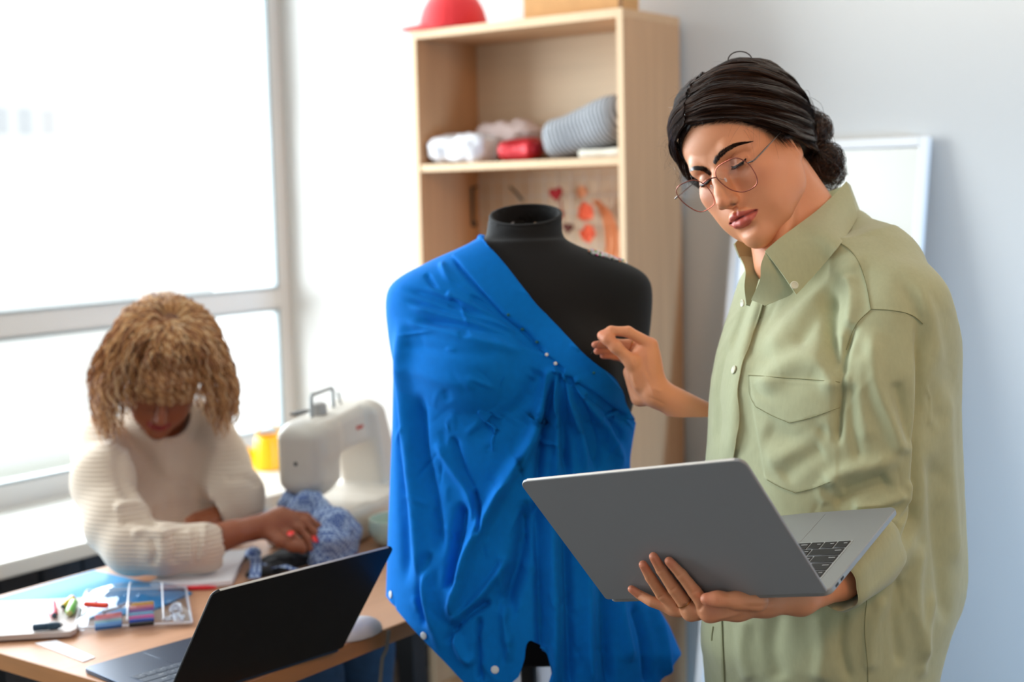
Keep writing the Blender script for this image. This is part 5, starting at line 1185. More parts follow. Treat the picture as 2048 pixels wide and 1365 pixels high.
def build_skin():
    """one skin mesh: head, neck, chest, arms and hands"""
    parts = []
    V, Q, C = build_head(); parts.append((h2w(V), Q, C))
    base = np.array(srgb(226, 156, 116)[:3])
    # neck and chest
    nb = h2w((0, -.030, -.045)); nf = h2w((0, .012, -.085)); col = at(1640, 505, 2.12); colf = at(1570, 520, 2.07)
    v = Vox(at(1560, 620, 2.1) - .22, at(1600, 420, 2.1) + .20, .003)
    v.cone(nb, col, .050, .056); v.cone(h2w((-.012, -.052, -.045)), at(1638, 440, 2.14), .037, .030, .02); v.cone(nf, colf, .034, .046, .03); v.cone(h2w((-.045, -.020, -.045)), at(1660, 490, 2.15), .018, .022, .03)
    v.cone(h2w((-.052, -.022, -.040)), at(1560, 525, 2.02), .011, .010, .012)                                                     # neck muscle
    v.cone(at(1650, 560, 2.15), at(1740, 610, 2.03), .045, .040, .05); v.cone(at(1630, 560, 2.15), at(1560, 590, 2.24), .045, .040, .05)
    v.ball(at(1640, 660, 2.13), (.09, .09, .10), .05)
    V, Q = v.mesh(); V = relax(V, Q, 3); parts.append((V, Q, np.tile(base, (len(V), 1))))
    # ---- right hand (near the dress form), pinching a pin
    P = at; D = 2.20
    lo = P(1300, 740, D) - .17; hi = P(1300, 740, D) + .17
    v = Vox(P(1175, 720, D) - (.01, .10, .09), P(1430, 740, D) + (.02, .06, .11), .0013)
    wr = P(1312, 780, D); wr2 = P(1286, 762, D + .003)
    v.chain([P(1470, 880, D + .01), P(1400, 838, D + .005), P(1345, 803, D), P(1313, 786, D)], [.034, .0290, .0235, .0215], .0)
    v.chain([P(1313, 786, D), P(1296, 758, D)], [.0215, .0200], .012)
    v.ball(P(1289, 728, D + .004), (.024, .024, .032), .016)                                             # back of the hand
    v.cone(P(1306, 775, D), P(1302, 690, D - .003), .0165, .0100, .014)
    v.cone(P(1300, 770, D + .014), P(1296, 705, D + .020), .014, .010, .014)
    v.cone(P(1280, 795, D + .020), P(1262, 745, D + .022), .0150, .0125, .014)                             # heel of the hand
    v.cone(P(1290, 775, D + .030), P(1280, 720, D + .036), .0120, .0100, .014)
    v.chain([P(1302, 690, D - .004), P(1256, 664, D - .010), P(1222, 662, D - .012), P(1203, 671, D - .012)], [.0100, .0083, .0072, .0058], .004)     # index
    v.chain([P(1280, 765, D - .004), P(1263, 724, D - .014), P(1231, 694, D - .020), P(1214, 678, D - .018), P(1205, 672, D - .014)], [.0135, .0108, .0086, .0082, .0056], .008)  # thumb
    v.chain([P(1298, 704, D + .014), P(1256, 690, D + .018), P(1222, 686, D + .014), P(1190, 690, D + .006)], [.0098, .0082, .0072, .0056], .005)    # middle
    v.chain([P(1292, 716, D + .026), P(1252, 702, D + .032), P(1222, 699, D + .026), P(1194, 703, D + .016)], [.0092, .0078, .0068, .0054], .005)    # ring finger
    v.chain([P(1284, 730, D + .038), P(1250, 718, D + .040), P(1228, 712, D + .034), P(1206, 712, D + .026)], [.0084, .0070, .0060, .0050], .005)    # little finger
    V, Q = v.mesh(); V = relax(V, Q, 3, .45)
    parts.append((V, Q, hand_tint(V, base, [P(1303, 671, D), P(1220, 684, D - .018)], [P(1190, 690, D + .006), P(1194, 703, D + .016), P(1206, 712, D + .026), P(1204, 671, D - .012)])))
    # ---- left hand under and round the held laptop
    L = lid_point; dm = lambda p: depth_of(p)
    qa = np.array([P(x, y, d) for x in (1250, 1700) for y in (1090, 1260) for d in (1.62, 2.0)]); v = Vox(qa.min(0), qa.max(0), .0014)
    f = .0078
    v.chain([L(1263, 1179, f), L(1280, 1191, f), P(1303, 1204, dm(L(1300, 1195, f)) - .004), P(1345, 1216, dm(L(1340, 1190)) + .002)], [.0052, .0063, .0072, .0090], .0)
    v.chain([L(1286, 1130, f), L(1301, 1156, f + .001), L(1324, 1190, f + .002), P(1360, 1218, dm(L(1350, 1190)))], [.0056, .0068, .0079, .0095], .002)
    v.chain([L(1307, 1114, f), L(1323, 1141, f + .001), L(1348, 1178, f + .004), P(1382, 1224, dm(L(1378, 1190)) - .004)], [.0058, .0070, .0082, .0100], .002)
    v.chain([L(1338, 1123, f), L(1363, 1150, f + .001), L(1389, 1184, f + .004), P(1420, 1226, dm(L(1410, 1190)) - .008)], [.0058, .0071, .0084, .0105], .002)
    tb = dm(L(1450, 1190)) - .016
    v.chain([P(1413, 1199, tb), P(1436, 1199, tb - .002), P(1474, 1202, tb), P(1515, 1203, tb + .006)], [.0078, .0088, .0100, .0135], .009)           # thumb
    hb = dm(L(1440, 1190))
    v.chain([P(1420, 1222, hb + .008), P(1475, 1214, hb + .006), P(1530, 1204, hb + .016), P(1600, 1196, hb + .04), P(1680, 1158, hb + .085), P(1745, 1085, hb + .16)], [.0130, .0165, .0170, .0215, .0260, .0300], .012)
    v.chain([P(1382, 1224, hb + .024), P(1440, 1212, hb + .03), P(1530, 1204, hb + .026)], [.0110, .0150, .0180], .010)
    v.chain([P(1350, 1217, hb + .045), P(1420, 1208, hb + .05), P(1530, 1204, hb + .036)], [.0095, .0140, .0180], .010)
    V, Q = v.mesh(); V = relax(V, Q, 3, .45)
    parts.append((V, Q, hand_tint(V, base, [P(1436, 1199, tb), P(1420, 1226, hb)], [L(1263, 1179, f), L(1286, 1130, f), L(1307, 1114, f), L(1338, 1123, f), P(1413, 1199, tb)])))
    # hidden inner body so that neck, arms and hands are one figure
    v = Vox(P(1640, 1500, 2.1) - (.30, .30, .12), P(1640, 540, 2.1) + (.30, .30, .05), .008)
    v.chain([P(1645, 620, 2.13), P(1650, 900, 2.12), P(1655, 1330, 2.12)], [.085, .085, .10], .05)
    v.chain([P(1765, 600, 1.98), P(1758, 1000, 1.98), P(1690, 1150, 1.95)], [.048, .038, .032], .04)
    v.chain([P(1530, 600, 2.27), P(1545, 860, 2.30), P(1450, 862, 2.225)], [.048, .036, .022], .03)
    V, Q = v.mesh(); V = relax(V, Q, 2); parts.append((V, Q, np.tile(base, (len(V), 1))))
    for idx, lines in ((2, CREASE_R), (3, CREASE_L)):
        V, Q, C = parts[idx]; sc = Sculpt(V, Q)
        for Lq, w_, a_ in lines: sc.stroke(Lq, w_, a_, 'ridge', .3, .3)
        parts[idx] = (sc.apply(), Q, C)
    n = 0; VV, QQ, CC = [], [], []
    for V, Q, C in parts: VV.append(V); QQ.append(Q + n); CC.append(C); n += len(V)
    return np.concatenate(VV), np.concatenate(QQ), np.concatenate(CC), parts
def hand_tint(V, base, knuckles, tips):
    C = np.tile(base, (len(V), 1))
    for pts, c, r in ((knuckles, (206, 120, 92), .012), (tips, (216, 118, 96), .011)):
        for p in pts:
            w = np.exp(-(((V - p) ** 2).sum(1)) / r ** 2)[:, None] * .6; C = C * (1 - w) + np.array(srgb(*c)[:3]) * w
    return C
def nail(mb, tip, direction, normal, w, l):
    """small curved plate"""
    d = np.array(direction, float); d /= np.linalg.norm(d); n = np.array(normal, float); n -= d * (n @ d); n /= np.linalg.norm(n); s = np.cross(d, n)
    u = np.linspace(-1, 1, 9)[:, None]; t = np.linspace(0, 1, 8)[None]
    wid = w * np.sqrt(np.clip(1 - np.maximum(t - .55, 0) ** 2 / .26 - np.maximum(.25 - t, 0) ** 2 / .25, .05, 1))
    P = tip + ((t - 1) * l)[..., None] * d + (u * wid)[..., None] * s - ((u ** 2) * w * .38 + 0 * t)[..., None] * n - ((t - .5) ** 2 * l * .15 + 0 * u)[..., None] * n
    mb.sheet(P, .0005)

def shirt_rows():
    return [(470, 1600, 1745), (500, 1545, 1800), (540, 1505, 1832), (580, 1492, 1852), (620, 1478, 1868), (680, 1452, 1893), (740, 1434, 1898), (800, 1425, 1902), (900, 1420, 1912), (1000, 1418, 1918),
            (1080, 1417, 1924), (1160, 1418, 1927), (1240, 1420, 1908), (1300, 1412, 1886), (1365, 1428, 1862), (1450, 1436, 1850), (1560, 1450, 1830)]
def build_shirt():
    D0 = 2.09
    rows = shirt_rows(); zs, cxs, rx = [], [], []
    rh = _r.copy(); fh = np.cross(rh, [0, 0, 1.0]); fh = -fh if fh @ _F < 0 else fh          # horizontal right / away
    o = at(1660, 800, D0); fd = -.80 * rh - .60 * fh; sd = .60 * rh - .80 * fh               # she faces fd; her left side is sd
    M = np.eye(4); M[:3, 0] = fd; M[:3, 1] = sd; M[:3, 2] = (0, 0, 1); M[:3, 3] = o
    for py, xl, xr in rows[::-1]:
        c = at((xl + xr) / 2, py, D0); hw = (xr - xl) / 2 * D0 / CAM_F * .965
        dx = (c - o) @ rh
        b = .185 if py > 560 else .185 - (560 - py) * .0007
        a2 = (hw ** 2 - (.6 * b) ** 2) / .64
        if a2 < .06 ** 2: b = math.sqrt(max(hw ** 2 - .64 * .075 ** 2, .02 ** 2)) / .6; a2 = .075 ** 2
        zs.append(c[2] - o[2]); rx.append(math.sqrt(a2)); cxs.append(dx)
    # the section centre moves along rh = -.8 fd + .6 sd
    bs = []
    for (py, xl, xr), a in zip(rows[::-1], rx):
        hw = (xr - xl) / 2 * D0 / CAM_F * .965; bs.append(math.sqrt(max((hw ** 2 - .64 * a * a) / .36, .001)))
    cxs = np.array(cxs); v = Vox(at(1420, 1470, 2.05) - (.10, .20, .0), at(1880, 440, 2.1) + (.12, .24, .02), .0029)
    v.loft(M, zs, -.8 * cxs, .6 * cxs, rx, bs, p=2.25)
    P = at
    # left sleeve, nearest to us: shoulder, elbow, forearm with rolled cuff
    v.chain([P(1752, 560, 2.03), P(1766, 650, 1.985), P(1764, 760, 1.965), P(1757, 880, 1.965), P(1752, 970, 1.975)], [.062, .0595, .056, .057, .060], .022, .04)
    v.chain([P(1750, 960, 1.985), P(1748, 1020, 2.00)], [.062, .056], .02)
    v.chain([P(1744, 1025, 2.00), P(1742, 1075, 1.95), P(1728, 1112, 1.905)], [.055, .050, .045], .018)
    v.ball(P(1672, 990, 1.985), (.026, .026, .022), .022)                                        # cloth bunched in the crook of the elbow
    v.cone(P(1660, 985, 1.985), P(1745, 955, 1.935), .018, .022, .014)
    # far shoulder and sleeve
    v.chain([P(1590, 545, 2.22), P(1545, 640, 2.30), P(1520, 800, 2.32), P(1510, 862, 2.30)], [.060, .062, .060, .052], .04, .04)
    # hanging back panel to the right of the sleeve
    v.cone(P(1835, 660, 2.12), P(1850, 1180, 2.12), .035, .046, .05)
    v.cone(P(1702, 468, 2.14), P(1770, 520, 2.06), .030, .045, .04); v.cone(P(1690, 462, 2.17), P(1640, 470, 2.23), .032, .036, .04)
    # neck opening
    v.cone(h2w((0, -.02, -.06)), P(1622, 505, 2.11), .066, .052, .01, 'sub')
    v.cone(P(1590, 470, 2.06), P(1520, 560, 2.03), .040, .012, .008, 'sub')
    V, Q = v.mesh(); V = relax(V, Q, 3, .5)
    return V, Q
def sculpt_shirt(V, Q):
    N = vnormals(V, Q)
    V = V + N * (.0022 * vnoise(V, 14, 1) + .0005 * vnoise(V, 60, 2))[:, None]
    s = Sculpt(V, Q); k = s.stroke
    # broad forms first
    k([(1735, 505), (1650, 585), (1575, 660), (1530, 720)], 22, 0.0088)
    k([(1690, 545), (1640, 620), (1590, 700)], 14, -0.0047)
    k([(1668, 560), (1658, 640), (1666, 730), (1676, 770)], 15, -0.0162, t0=.25, t1=.25)
    k([(1700, 550), (1706, 600), (1700, 660)], 12, 0.0081)
    k([(1715, 640), (1690, 700), (1680, 790), (1672, 900)], 9, -0.0121, t0=.2)
    k([(1520, 790), (1570, 735), (1640, 725), (1690, 790)], 24, 0.0101)
    k([(1525, 860), (1600, 880), (1660, 850)], 24, -0.0052)
    k([(1560, 960), (1600, 925), (1650, 895)], 18, -0.0050)
    k([(1530, 930), (1590, 900), (1640, 860)], 18, 0.0036)
    k([(1500, 700), (1480, 800), (1470, 920)], 13, 0.0047)
    k([(1455, 680), (1440, 780), (1438, 900)], 11, -0.0047)
    k([(1505, 590), (1480, 660), (1462, 720)], 8, -0.0054)
    k([(1520, 600), (1500, 670), (1486, 730)], 7, 0.0041)
    # sleeve
    k([(1745, 650), (1752, 760), (1785, 850), (1812, 915)], 17, 0.0095, t0=.2, t1=.1)
    k([(1790, 760), (1806, 830), (1822, 900)], 13, -0.0081)
    k([(1725, 700), (1722, 800), (1738, 890)], 14, 0.0041)
    k([(1700, 760), (1704, 850), (1720, 930)], 12, -0.0054)
    k([(1645, 975), (1690, 945), (1750, 930), (1812, 912)], 17, 0.0095, t1=.3)
    k([(1662, 1010), (1720, 985), (1790, 965)], 12, -0.0081)
    k([(1680, 985), (1720, 968), (1775, 952)], 8, -0.0041)
    k([(1650, 960), (1640, 985), (1655, 1010)], 10, 0.0030)
    k([(1700, 1015), (1760, 1010), (1815, 985)], 11, 0.0081)
    k([(1790, 1060), (1815, 1010), (1828, 960)], 12, 0.0068)
    k([(1770, 1085), (1800, 1040), (1826, 1000)], 6, -0.0068)
    # the long drop between sleeve and back
    k([(1838, 640), (1846, 760), (1840, 900), (1828, 1040), (1800, 1120)], 10, -0.0162, t0=.15)
    k([(1790, 540), (1825, 610), (1856, 710)], 15, -0.0060, t0=.35, t1=.35)
    k([(1835, 550), (1862, 640), (1880, 760)], 14, 0.0055, t0=.35, t1=.35)
    k([(1866, 720), (1860, 850), (1848, 980)], 14, -0.0070, t0=.35, t1=.35)
    k([(1890, 760), (1893, 900), (1905, 1060), (1915, 1150)], 15, 0.0081)
    k([(1868, 900), (1872, 1050), (1885, 1180), (1890, 1260)], 13, -0.0088)
    k([(1840, 1080), (1830, 1200), (1850, 1330)], 14, 0.0081)
    k([(1800, 1150), (1790, 1240), (1800, 1340)], 12, -0.0074)
    k([(1770, 1190), (1745, 1260), (1740, 1350)], 14, 0.0061)
    k([(1870, 1180), (1850, 1270), (1840, 1365)], 10, 0.0061)
    # body below the laptop
    k([(1560, 1215), (1545, 1290), (1560, 1370)], 18, -0.0054)
    k([(1640, 1220), (1650, 1290), (1640, 1370)], 20, 0.0068)
    k([(1490, 1230), (1485, 1300), (1500, 1370)], 14, 0.0047)
    k([(1690, 1215), (1680, 1290), (1700, 1370)], 12, -0.0068)
    # cuff folds
    k([(1680, 1080), (1730, 1100), (1785, 1100)], 8, 0.0061)
    k([(1672, 1150), (1720, 1165), (1775, 1130)], 6, -0.0061)
    k([(1668, 1175), (1700, 1190), (1745, 1180)], 6, 0.0054)
    k([(1700, 1060), (1745, 1120), (1778, 1160)], 7, -0.0047)
    V = s.apply()
    # small wrinkles
    R = random.Random(21)
    for _ in range(70):
        x, y = R.uniform(1440, 1910), R.uniform(520, 1340); a = R.gauss(1.5, .45); L = R.uniform(45, 150)
        dx, dy = math.cos(a) * L, math.sin(a) * L; b = R.uniform(-10, 10)
        k([(x, y), (x + dx / 2 + b, y + dy / 2), (x + dx, y + dy)], R.uniform(4, 10), R.uniform(-.0014, .0014), t0=.4, t1=.4)
    # placket, pocket, seams
    s.step([(1400, 560), (1528, 585), (1512, 640), (1500, 690), (1488, 722), (1476, 780), (1480, 860), (1468, 925), (1400, 925)], .0022, 1.5)
    s.step([(1400, 1200), (1444, 1200), (1446, 1290), (1450, 1400), (1400, 1400)], .0022, 1.5)
    s.step([(1498, 751), (1679, 764), (1674, 968), (1591, 988), (1532, 962), (1508, 830)], .0012, 1.5)
    s.step([(1500, 755), (1678, 768), (1676, 820), (1579, 848), (1514, 816)], .0008, 1.2)
    for L in ([(1655, 478), (1690, 492), (1715, 520), (1732, 565), (1742, 620)], [(1742, 620), (1712, 650), (1692, 700)], [(1742, 619), (1790, 622), (1826, 632), (1846, 648)],
              [(1846, 648), (1842, 600), (1838, 590)], [(1846, 760), (1860, 800), (1858, 850)], [(1732, 1195), (1728, 1260), (1734, 1370)]):
        k(L, 1.6, -.0016, 'crease', .02, .02)
    for L in ([(1517, 790), (1517, 765), (1679, 772)], [(1512, 812), (1579, 843), (1676, 815)], [(1535, 958), (1591, 983), (1673, 963)], [(1462, 720), (1452, 800), (1448, 910)]):
        k(L, 1.1, -.0007, 'crease', .02, .02)
    return s.apply()
def collar_and_details(shirt, bv, nbv, cloth, parent):
    hs = lambda px, py, off: (lambda r: r[0] + r[1] * off if r[0] is not None else at(px, py, 2.05))(hit(bv, px, py))
    # left collar leaf, folded down over the shirt
    fold = [(1692, 364), (1662, 396), (1628, 427), (1590, 455), (1556, 480), (1530, 503)]
    edge = [(1714, 434), (1702, 456), (1680, 490), (1652, 524), (1620, 560), (1592, 590)]
    fd = [2.120, 2.085, 2.050, 2.022, 2.005, 2.000]
    A = np.array([at(x, y, d) for (x, y), d in zip(fold, fd)]); B = []
    for i, (x, y) in enumerate(edge):
        p, n = hit(bv, x, y); d = [2.120, 2.085, 2.045, 2.012, 1.990, 1.978][i]
        if p is not None: d = min(d, depth_of(p) - .005)
        B.append(at(x, y, d))
    A, B = catmull(A, 34), catmull(B, 34)
    u = np.linspace(0, 1, 16)[None, :, None]; P = A[:, None] * (1 - u) + B[:, None] * u
    bulge = np.sin(u * PI) * .006; P = P - bulge * _F; P = P - 0.0 * _U
    m = MB(); m.sheet(P, .0022)
    # collar band standing behind the fold
    Bk = [(1690, 372, 2.150), (1652, 410, 2.110), (1612, 447, 2.060), (1572, 480, 2.030), (1545, 500, 2.020)]
    lo = [(1700, 440, 2.150), (1660, 470, 2.090), (1612, 500, 2.050), (1572, 525, 2.020), (1535, 545, 2.015)]
    A2, B2 = catmull([at(*q) for q in Bk], 24), catmull([at(*q) for q in lo], 24); u = np.linspace(0, 1, 8)[None, :, None]
    m.sheet(A2[:, None] * (1 - u) + B2[:, None] * u, .0022)
    # nape part of the collar going round behind the neck
    nb = [(1692, 364, 2.120), (1700, 372, 2.160), (1690, 372, 2.200), (1650, 385, 2.230), (1600, 410, 2.235)]
    nl = [(1714, 434, 2.120), (1722, 432, 2.170), (1712, 425, 2.215), (1660, 440, 2.245), (1600, 470, 2.250)]
    A3, B3 = catmull([at(*q) for q in nb], 20), catmull([at(*q) for q in nl], 20); m.sheet(A3[:, None] * (1 - u) + B3[:, None] * u, .0022)
    # far side of the collar under the chin
    a4 = [(1600, 440, 2.21), (1560, 452, 2.18), (1520, 462, 2.15), (1484, 474, 2.12), (1468, 488, 2.10)]
    b4 = [(1600, 520, 2.20), (1560, 520, 2.16), (1530, 522, 2.13), (1502, 530, 2.105), (1478, 514, 2.095)]
    A4, B4 = catmull([at(*q) for q in a4], 20), catmull([at(*q) for q in b4], 20); m.sheet(A4[:, None] * (1 - u) + B4[:, None] * u, .0022)
    # far front edge below the collar (button side)
    a5 = [(1478, 512, 2.098), (1490, 540, 2.075), (1488, 575, 2.06), (1492, 610, 2.045)]; b5 = [(1530, 520, 2.10), (1520, 550, 2.08), (1508, 590, 2.06), (1500, 612, 2.045)]
    A5, B5 = catmull([at(*q) for q in a5], 20), catmull([at(*q) for q in b5], 20); m.sheet(A5[:, None] * (1 - u) + B5[:, None] * u, .0022)
    # near front edge curling open below the collar leaf
    a6 = [(1531, 505, 2.000), (1522, 530, 1.995), (1520, 560, 2.000), (1503, 600, 2.018)]; b6 = [(1572, 540, 1.990), (1584, 566, 1.986), (1584, 588, 1.990), (1530, 612, 2.006)]
    b6 = [(x, y, min(d, (depth_of(hit(bv, x, y)[0]) - .002) if hit(bv, x, y)[0] is not None else d)) for x, y, d in b6]
    A6, B6 = catmull([at(*q) for q in a6], 20), catmull([at(*q) for q in b6], 20); m.sheet(A6[:, None] * (1 - u) + B6[:, None] * u, .0022)
    m.build('collar', cloth, shirt, ws=True)
    # rolled cuff of the near sleeve
    c0, c1 = at(1738, 1095, 1.915), at(1668, 1160, 1.845); ax = (c1 - c0) / np.linalg.norm(c1 - c0); m = MB()
    T, N, B = frames([c0, c1]); n, b = N[0], B[0]; rings = []
    for t, r in ((-.014, .044), (-.008, .0490), (.006, .0510), (.040, .0490), (.085, .0440), (.104, .0420), (.108, .0400), (.100, .0380), (.050, .0380)):
        a = np.linspace(0, 2 * PI, 65); wob = 1 + .05 * np.sin(3 * a + 1) + .03 * np.sin(7 * a + 20 * t)
        rings.append(c0 + ax * t + np.outer(np.cos(a) * wob * r, n) + np.outer(np.sin(a) * wob * r, b))
    m.sheet(np.array(rings), .0022); m.build('cuff', cloth, shirt, ws=True)
    # buttons
    but = mat('shirt_button', srgb(214, 214, 190), .35)
    for px, py, sz, off in ((1588, 572, .0058, .0035), (1474, 742, .0062, .0085), (1488, 607, .0055, .004)):
        p, nn = hit(bv, px, py); p = at(px, py, min(depth_of(p) if p is not None else 2.0, 2.2)); 
        if px == 1588: p = at(px, py, 1.972); nn = -_F + .3 * _U
        if px == 1488: p = at(px, py, 2.035); nn = -_R * .9 - _F * .3
        m = MB(); m.lathe([(0, -.0006), (sz * .9, -.0006), (sz, .0002), (sz, .0012), (sz * .82, .0018), (sz * .62, .0012), (0, .0010)], 20, M=z_M(p + np.array(nn) * off * .6, nn))
        bo = m.build('button', but, shirt, ws=True); h = MB()
        for a in range(4): h.lathe([(0, .00135), (.0006, .00135), (.0006, .0009)], 8, M=z_M(p + np.array(nn) * off * .6, nn) @ np.array([[1, 0, 0, .0016 * math.cos(a * PI / 2 + .78)], [0, 1, 0, .0016 * math.sin(a * PI / 2 + .78)], [0, 0, 1, .0002], [0, 0, 0, 1]]))
        h.build('button_hole', mat('button_hole_shade', srgb(90, 84, 66), .8), bo, ws=False) if False else None
    for px, py, l in ((1453, 879, 15), (1425, 1268, 14), (1522, 625, 12)):
        m = MB(); q = catmull([hs(px + 2, py - l, .0006), hs(px, py, .0008), hs(px - 1, py + l, .0006)], 16); m.tube(q, .0011, 5); m.build('buttonhole', mat('buttonhole_thread', srgb(150, 150, 112), .8), shirt, ws=True)
    # placket strip lapping over the far front, and the sewn seams
    E_ = catmull([(1533, 592), (1520, 640), (1500, 690), (1489, 722), (1477, 782), (1480, 830), (1474, 880), (1468, 925)], 50); n_ = 14; G = []
    for q in E_:
        wd = 40 - 10 * (q[1] - 590) / 335; row = []
        for j in range(n_):
            x = q[0] - wd * j / (n_ - 1); p, nn = hit(bv, x, q[1] + 3 * j / n_)
            row.append(None if p is None else p + nn * (.0034 - .0022 * (j / (n_ - 1)) ** 2))
        last = None
        row = [r if r is not None else None for r in row]
        for j in range(n_):
            if row[j] is None: row[j] = (row[j - 1] + (row[j - 1] - row[j - 2]) * .2) if j > 1 and row[j - 1] is not None and row[j - 2] is not None else at(q[0] - wd * j / (n_ - 1), q[1], 2.03)
        G.append(row)
    m = MB(); m.sheet(relax_grid(np.array(G), 3), .0016); m.build('placket', cloth, shirt, ws=True)
    th = mat('seam_thread', srgb(134, 134, 96), .9)
    for nm, Lq, r in (('yoke_seam', [(1655, 478), (1690, 492), (1715, 520), (1732, 565), (1742, 620)], .0007), ('armhole_seam', [(1742, 620), (1712, 650), (1692, 700)], .0008), ('back_yoke_seam', [(1742, 619), (1790, 622), (1826, 632), (1846, 648)], .0007),
                  ('pocket_stitching', [(1498, 751), (1560, 756), (1620, 760), (1679, 765)], .0007), ('pocket_stitching', [(1498, 751), (1500, 790), (1512, 814)], .0004), ('pocket_stitching', [(1512, 814), (1545, 832), (1579, 846)], .0005), ('pocket_stitching', [(1579, 846), (1620, 836), (1678, 816)], .0005),
                  ('pocket_stitching', [(1534, 960), (1560, 974), (1591, 986)], .0005), ('pocket_stitching', [(1591, 986), (1630, 976), (1660, 964)], .0005), ('side_seam', [(1733, 1200), (1729, 1260), (1735, 1330), (1735, 1375)], .0007), ('front_edge', [(1444, 1236), (1446, 1290), (1450, 1375)], .0010)):
        q = catmull(np.array(Lq, float), 30); pts = [hit(bv, *a) for a in q]; pts = [p + nn * .0009 for p, nn in pts if p is not None]
        if len(pts) > 3: m = MB(); m.tube(smooth_path(np.array(pts), 6), r * .75, 5); m.build(nm, th, shirt, ws=True)

def relax_grid(G, it):
    for _ in range(it):
        H = G.copy(); H[1:-1] = (G[:-2] + G[2:] + 2 * G[1:-1]) / 4; G = H.copy(); H[:, 1:-1] = (G[:, :-2] + G[:, 2:] + 2 * G[:, 1:-1]) / 4; G = H
    return G
def smooth_path(P, it):
    for _ in range(it): P[1:-1] = (P[:-2] + P[2:] + 2 * P[1:-1]) / 4
    return P
def standing_woman():
    skin = mat('woman_skin', srgb(226, 156, 116), .40, sss=.12, attr='tint', bump=.22, bscale=1500)
    V, Q, C, parts = build_skin()
    me = np_mesh('person', V, Q); set_color(me, C)
    body = link('person', me, skin, label='standing woman in a pale green shirt holding a laptop and a pin', cat='person')
    hv = parts[0]; hb = bvh_of(hv[0], hv[1])
    hairm = [mat('dark_hair', srgb(40, 25, 19), .34, spec=.7), mat('dark_hair_brown', srgb(86, 54, 34), .36, spec=.6)]
    mb = MB(); R = random.Random(31)
    for side, cnt in ((-1, 520), (1, 300)):           # fine hairs softening the hairline
        G0 = catmull(guide_set(side)[0], 200)
        for i in range(cnt):
            k_ = R.randint(2, 100); d = G0[k_ + 4] - G0[k_]; d /= np.linalg.norm(d); upd = np.array([0, -.35, .94]); Lh = R.uniform(.012, .028); t = np.linspace(0, 1, 9)
            Pl = h2w(G0[k_] + np.array([0, 0, -R.uniform(0, .0065)]) + (d * R.uniform(.6, 1) + upd * R.uniform(.2, .75)) * (Lh * t)[:, None]); pts = []
            for tt, p in zip(t, Pl):
                co, no, _, _ = hb.find_nearest(Vector(p)); pts.append(np.array(co) + np.array(no) * (.0003 + .0065 * tt * tt))
            mb.tube(np.array(pts), .00015 * (.5 + .5 * t), 3, caps=False)
    for g in (hair_geometry(), bun_geometry(), flyaways()):
        o = mb.n; mb.v.append(h2w(np.concatenate(g.v))); mb.f += [tuple(i + o for i in f) for f in g.f]; mb.m += g.m; mb.n += g.n
    hair = mb.build('hair', hairm, body, label='dark brown hair parted in the middle and tied at the nape')
    sc = MB(); cc = h2w(np.array([-.026, -.124, .004])); dd = HR @ np.array([-.1, -.5, -.35])
    for i in range(7):
        t = np.linspace(0, 2 * PI, 30); M = z_M(cc + dd * .006 * (i - 3), dd); r = .0235 + .002 * math.sin(i * 2)
        q = np.stack([r * np.cos(t), r * np.sin(t), .0025 * np.sin(5 * t + i)], 1) @ M[:3, :3].T + M[:3, 3]; sc.tube(q[:-1], .0036, 7, closed=True)
    sc.build('hair_tie', mat('satin_hair_tie', srgb(150, 130, 108), .35, sheen=.5), hair)
    brow_geometry(hb).build('eyebrows', hairm[0], body)
    lb = mat('lash_black', srgb(20, 14, 12), .5); em = mat('eyeball', srgb(214, 204, 198), .15, attr='tint')
    for s in (-1, 1):
        lg = lash_geometry(s); lg.v = [h2w(np.concatenate(lg.v))]; lg.build('eyelashes', lb, body)
        ec = np.array([s * .0310, .0640, -.0015]); VE, QE = ballmesh(ec, .0126, .0008); dr = (VE - ec) / .0126 @ (np.array([0, .84, -.54]))
        CE = np.where(dr[:, None] > .86, np.array(srgb(52, 30, 20)[:3]), np.array(srgb(200, 186, 178)[:3])); CE = np.where(dr[:, None] > .975, np.array([.004, .004, .004]), CE)
        me_ = np_mesh('eye', h2w(VE), QE); set_color(me_, CE); link('eye', me_, em, body, True)
    # nails
    nm = mat('finger_nail', srgb(232, 176, 156), .22); P = at; L = lid_point; D = 2.20
    tb = depth_of(L(1450, 1190)) - .016
    nl = MB(); nail(nl, P(1408, 1198, tb - .0062), -_R + .0 * _U, -_F + .25 * _U, .0050, .0095)
    nl.build('fingernail', nm, body); nl = MB(); nail(nl, P(1201, 669, D - .021), P(1203, 671, D) - P(1226, 690, D), -_F + .2 * _U - .3 * _R, .0048, .010)
    nl.build('fingernail', nm, body)
    gold = mat('ring_gold', srgb(226, 170, 110), .2, 1.0)
    ra, rb = L(1348, 1178, .0118), P(1382, 1224, depth_of(L(1378, 1190)) - .004)
    for c, d, r in ((ra * .42 + rb * .58, ra - rb, .0103), (P(1262, 691, D + .018), P(1256, 690, D) - P(1298, 704, D), .0094)):
        m = MB(); t = np.linspace(0, 2 * PI, 41)[:-1]; M = z_M(c, d); m.tube(np.stack([r * np.cos(t), r * np.sin(t), 0 * t], 1) @ M[:3, :3].T + M[:3, 3], [(.0006, .0014)] * 40, 8, closed=True); m.build('finger_ring', gold, body, label='thin gold ring')
    # shirt
    cloth = shirt_cloth()
    V, Q = build_shirt(); V = sculpt_shirt(V, Q)
    keep = V[:, 2] > .74
    sh = link('shirt', np_mesh('shirt', V, Q), cloth, body, label='pale sage green button-down shirt with rolled sleeves')
    bv = bvh_of(V, Q); collar_and_details(sh, bv, None, cloth, body)
    # trousers and shoes down to the floor
    den = mat('dark_trousers', srgb(40, 44, 54), .8, var=.2, scale=60)
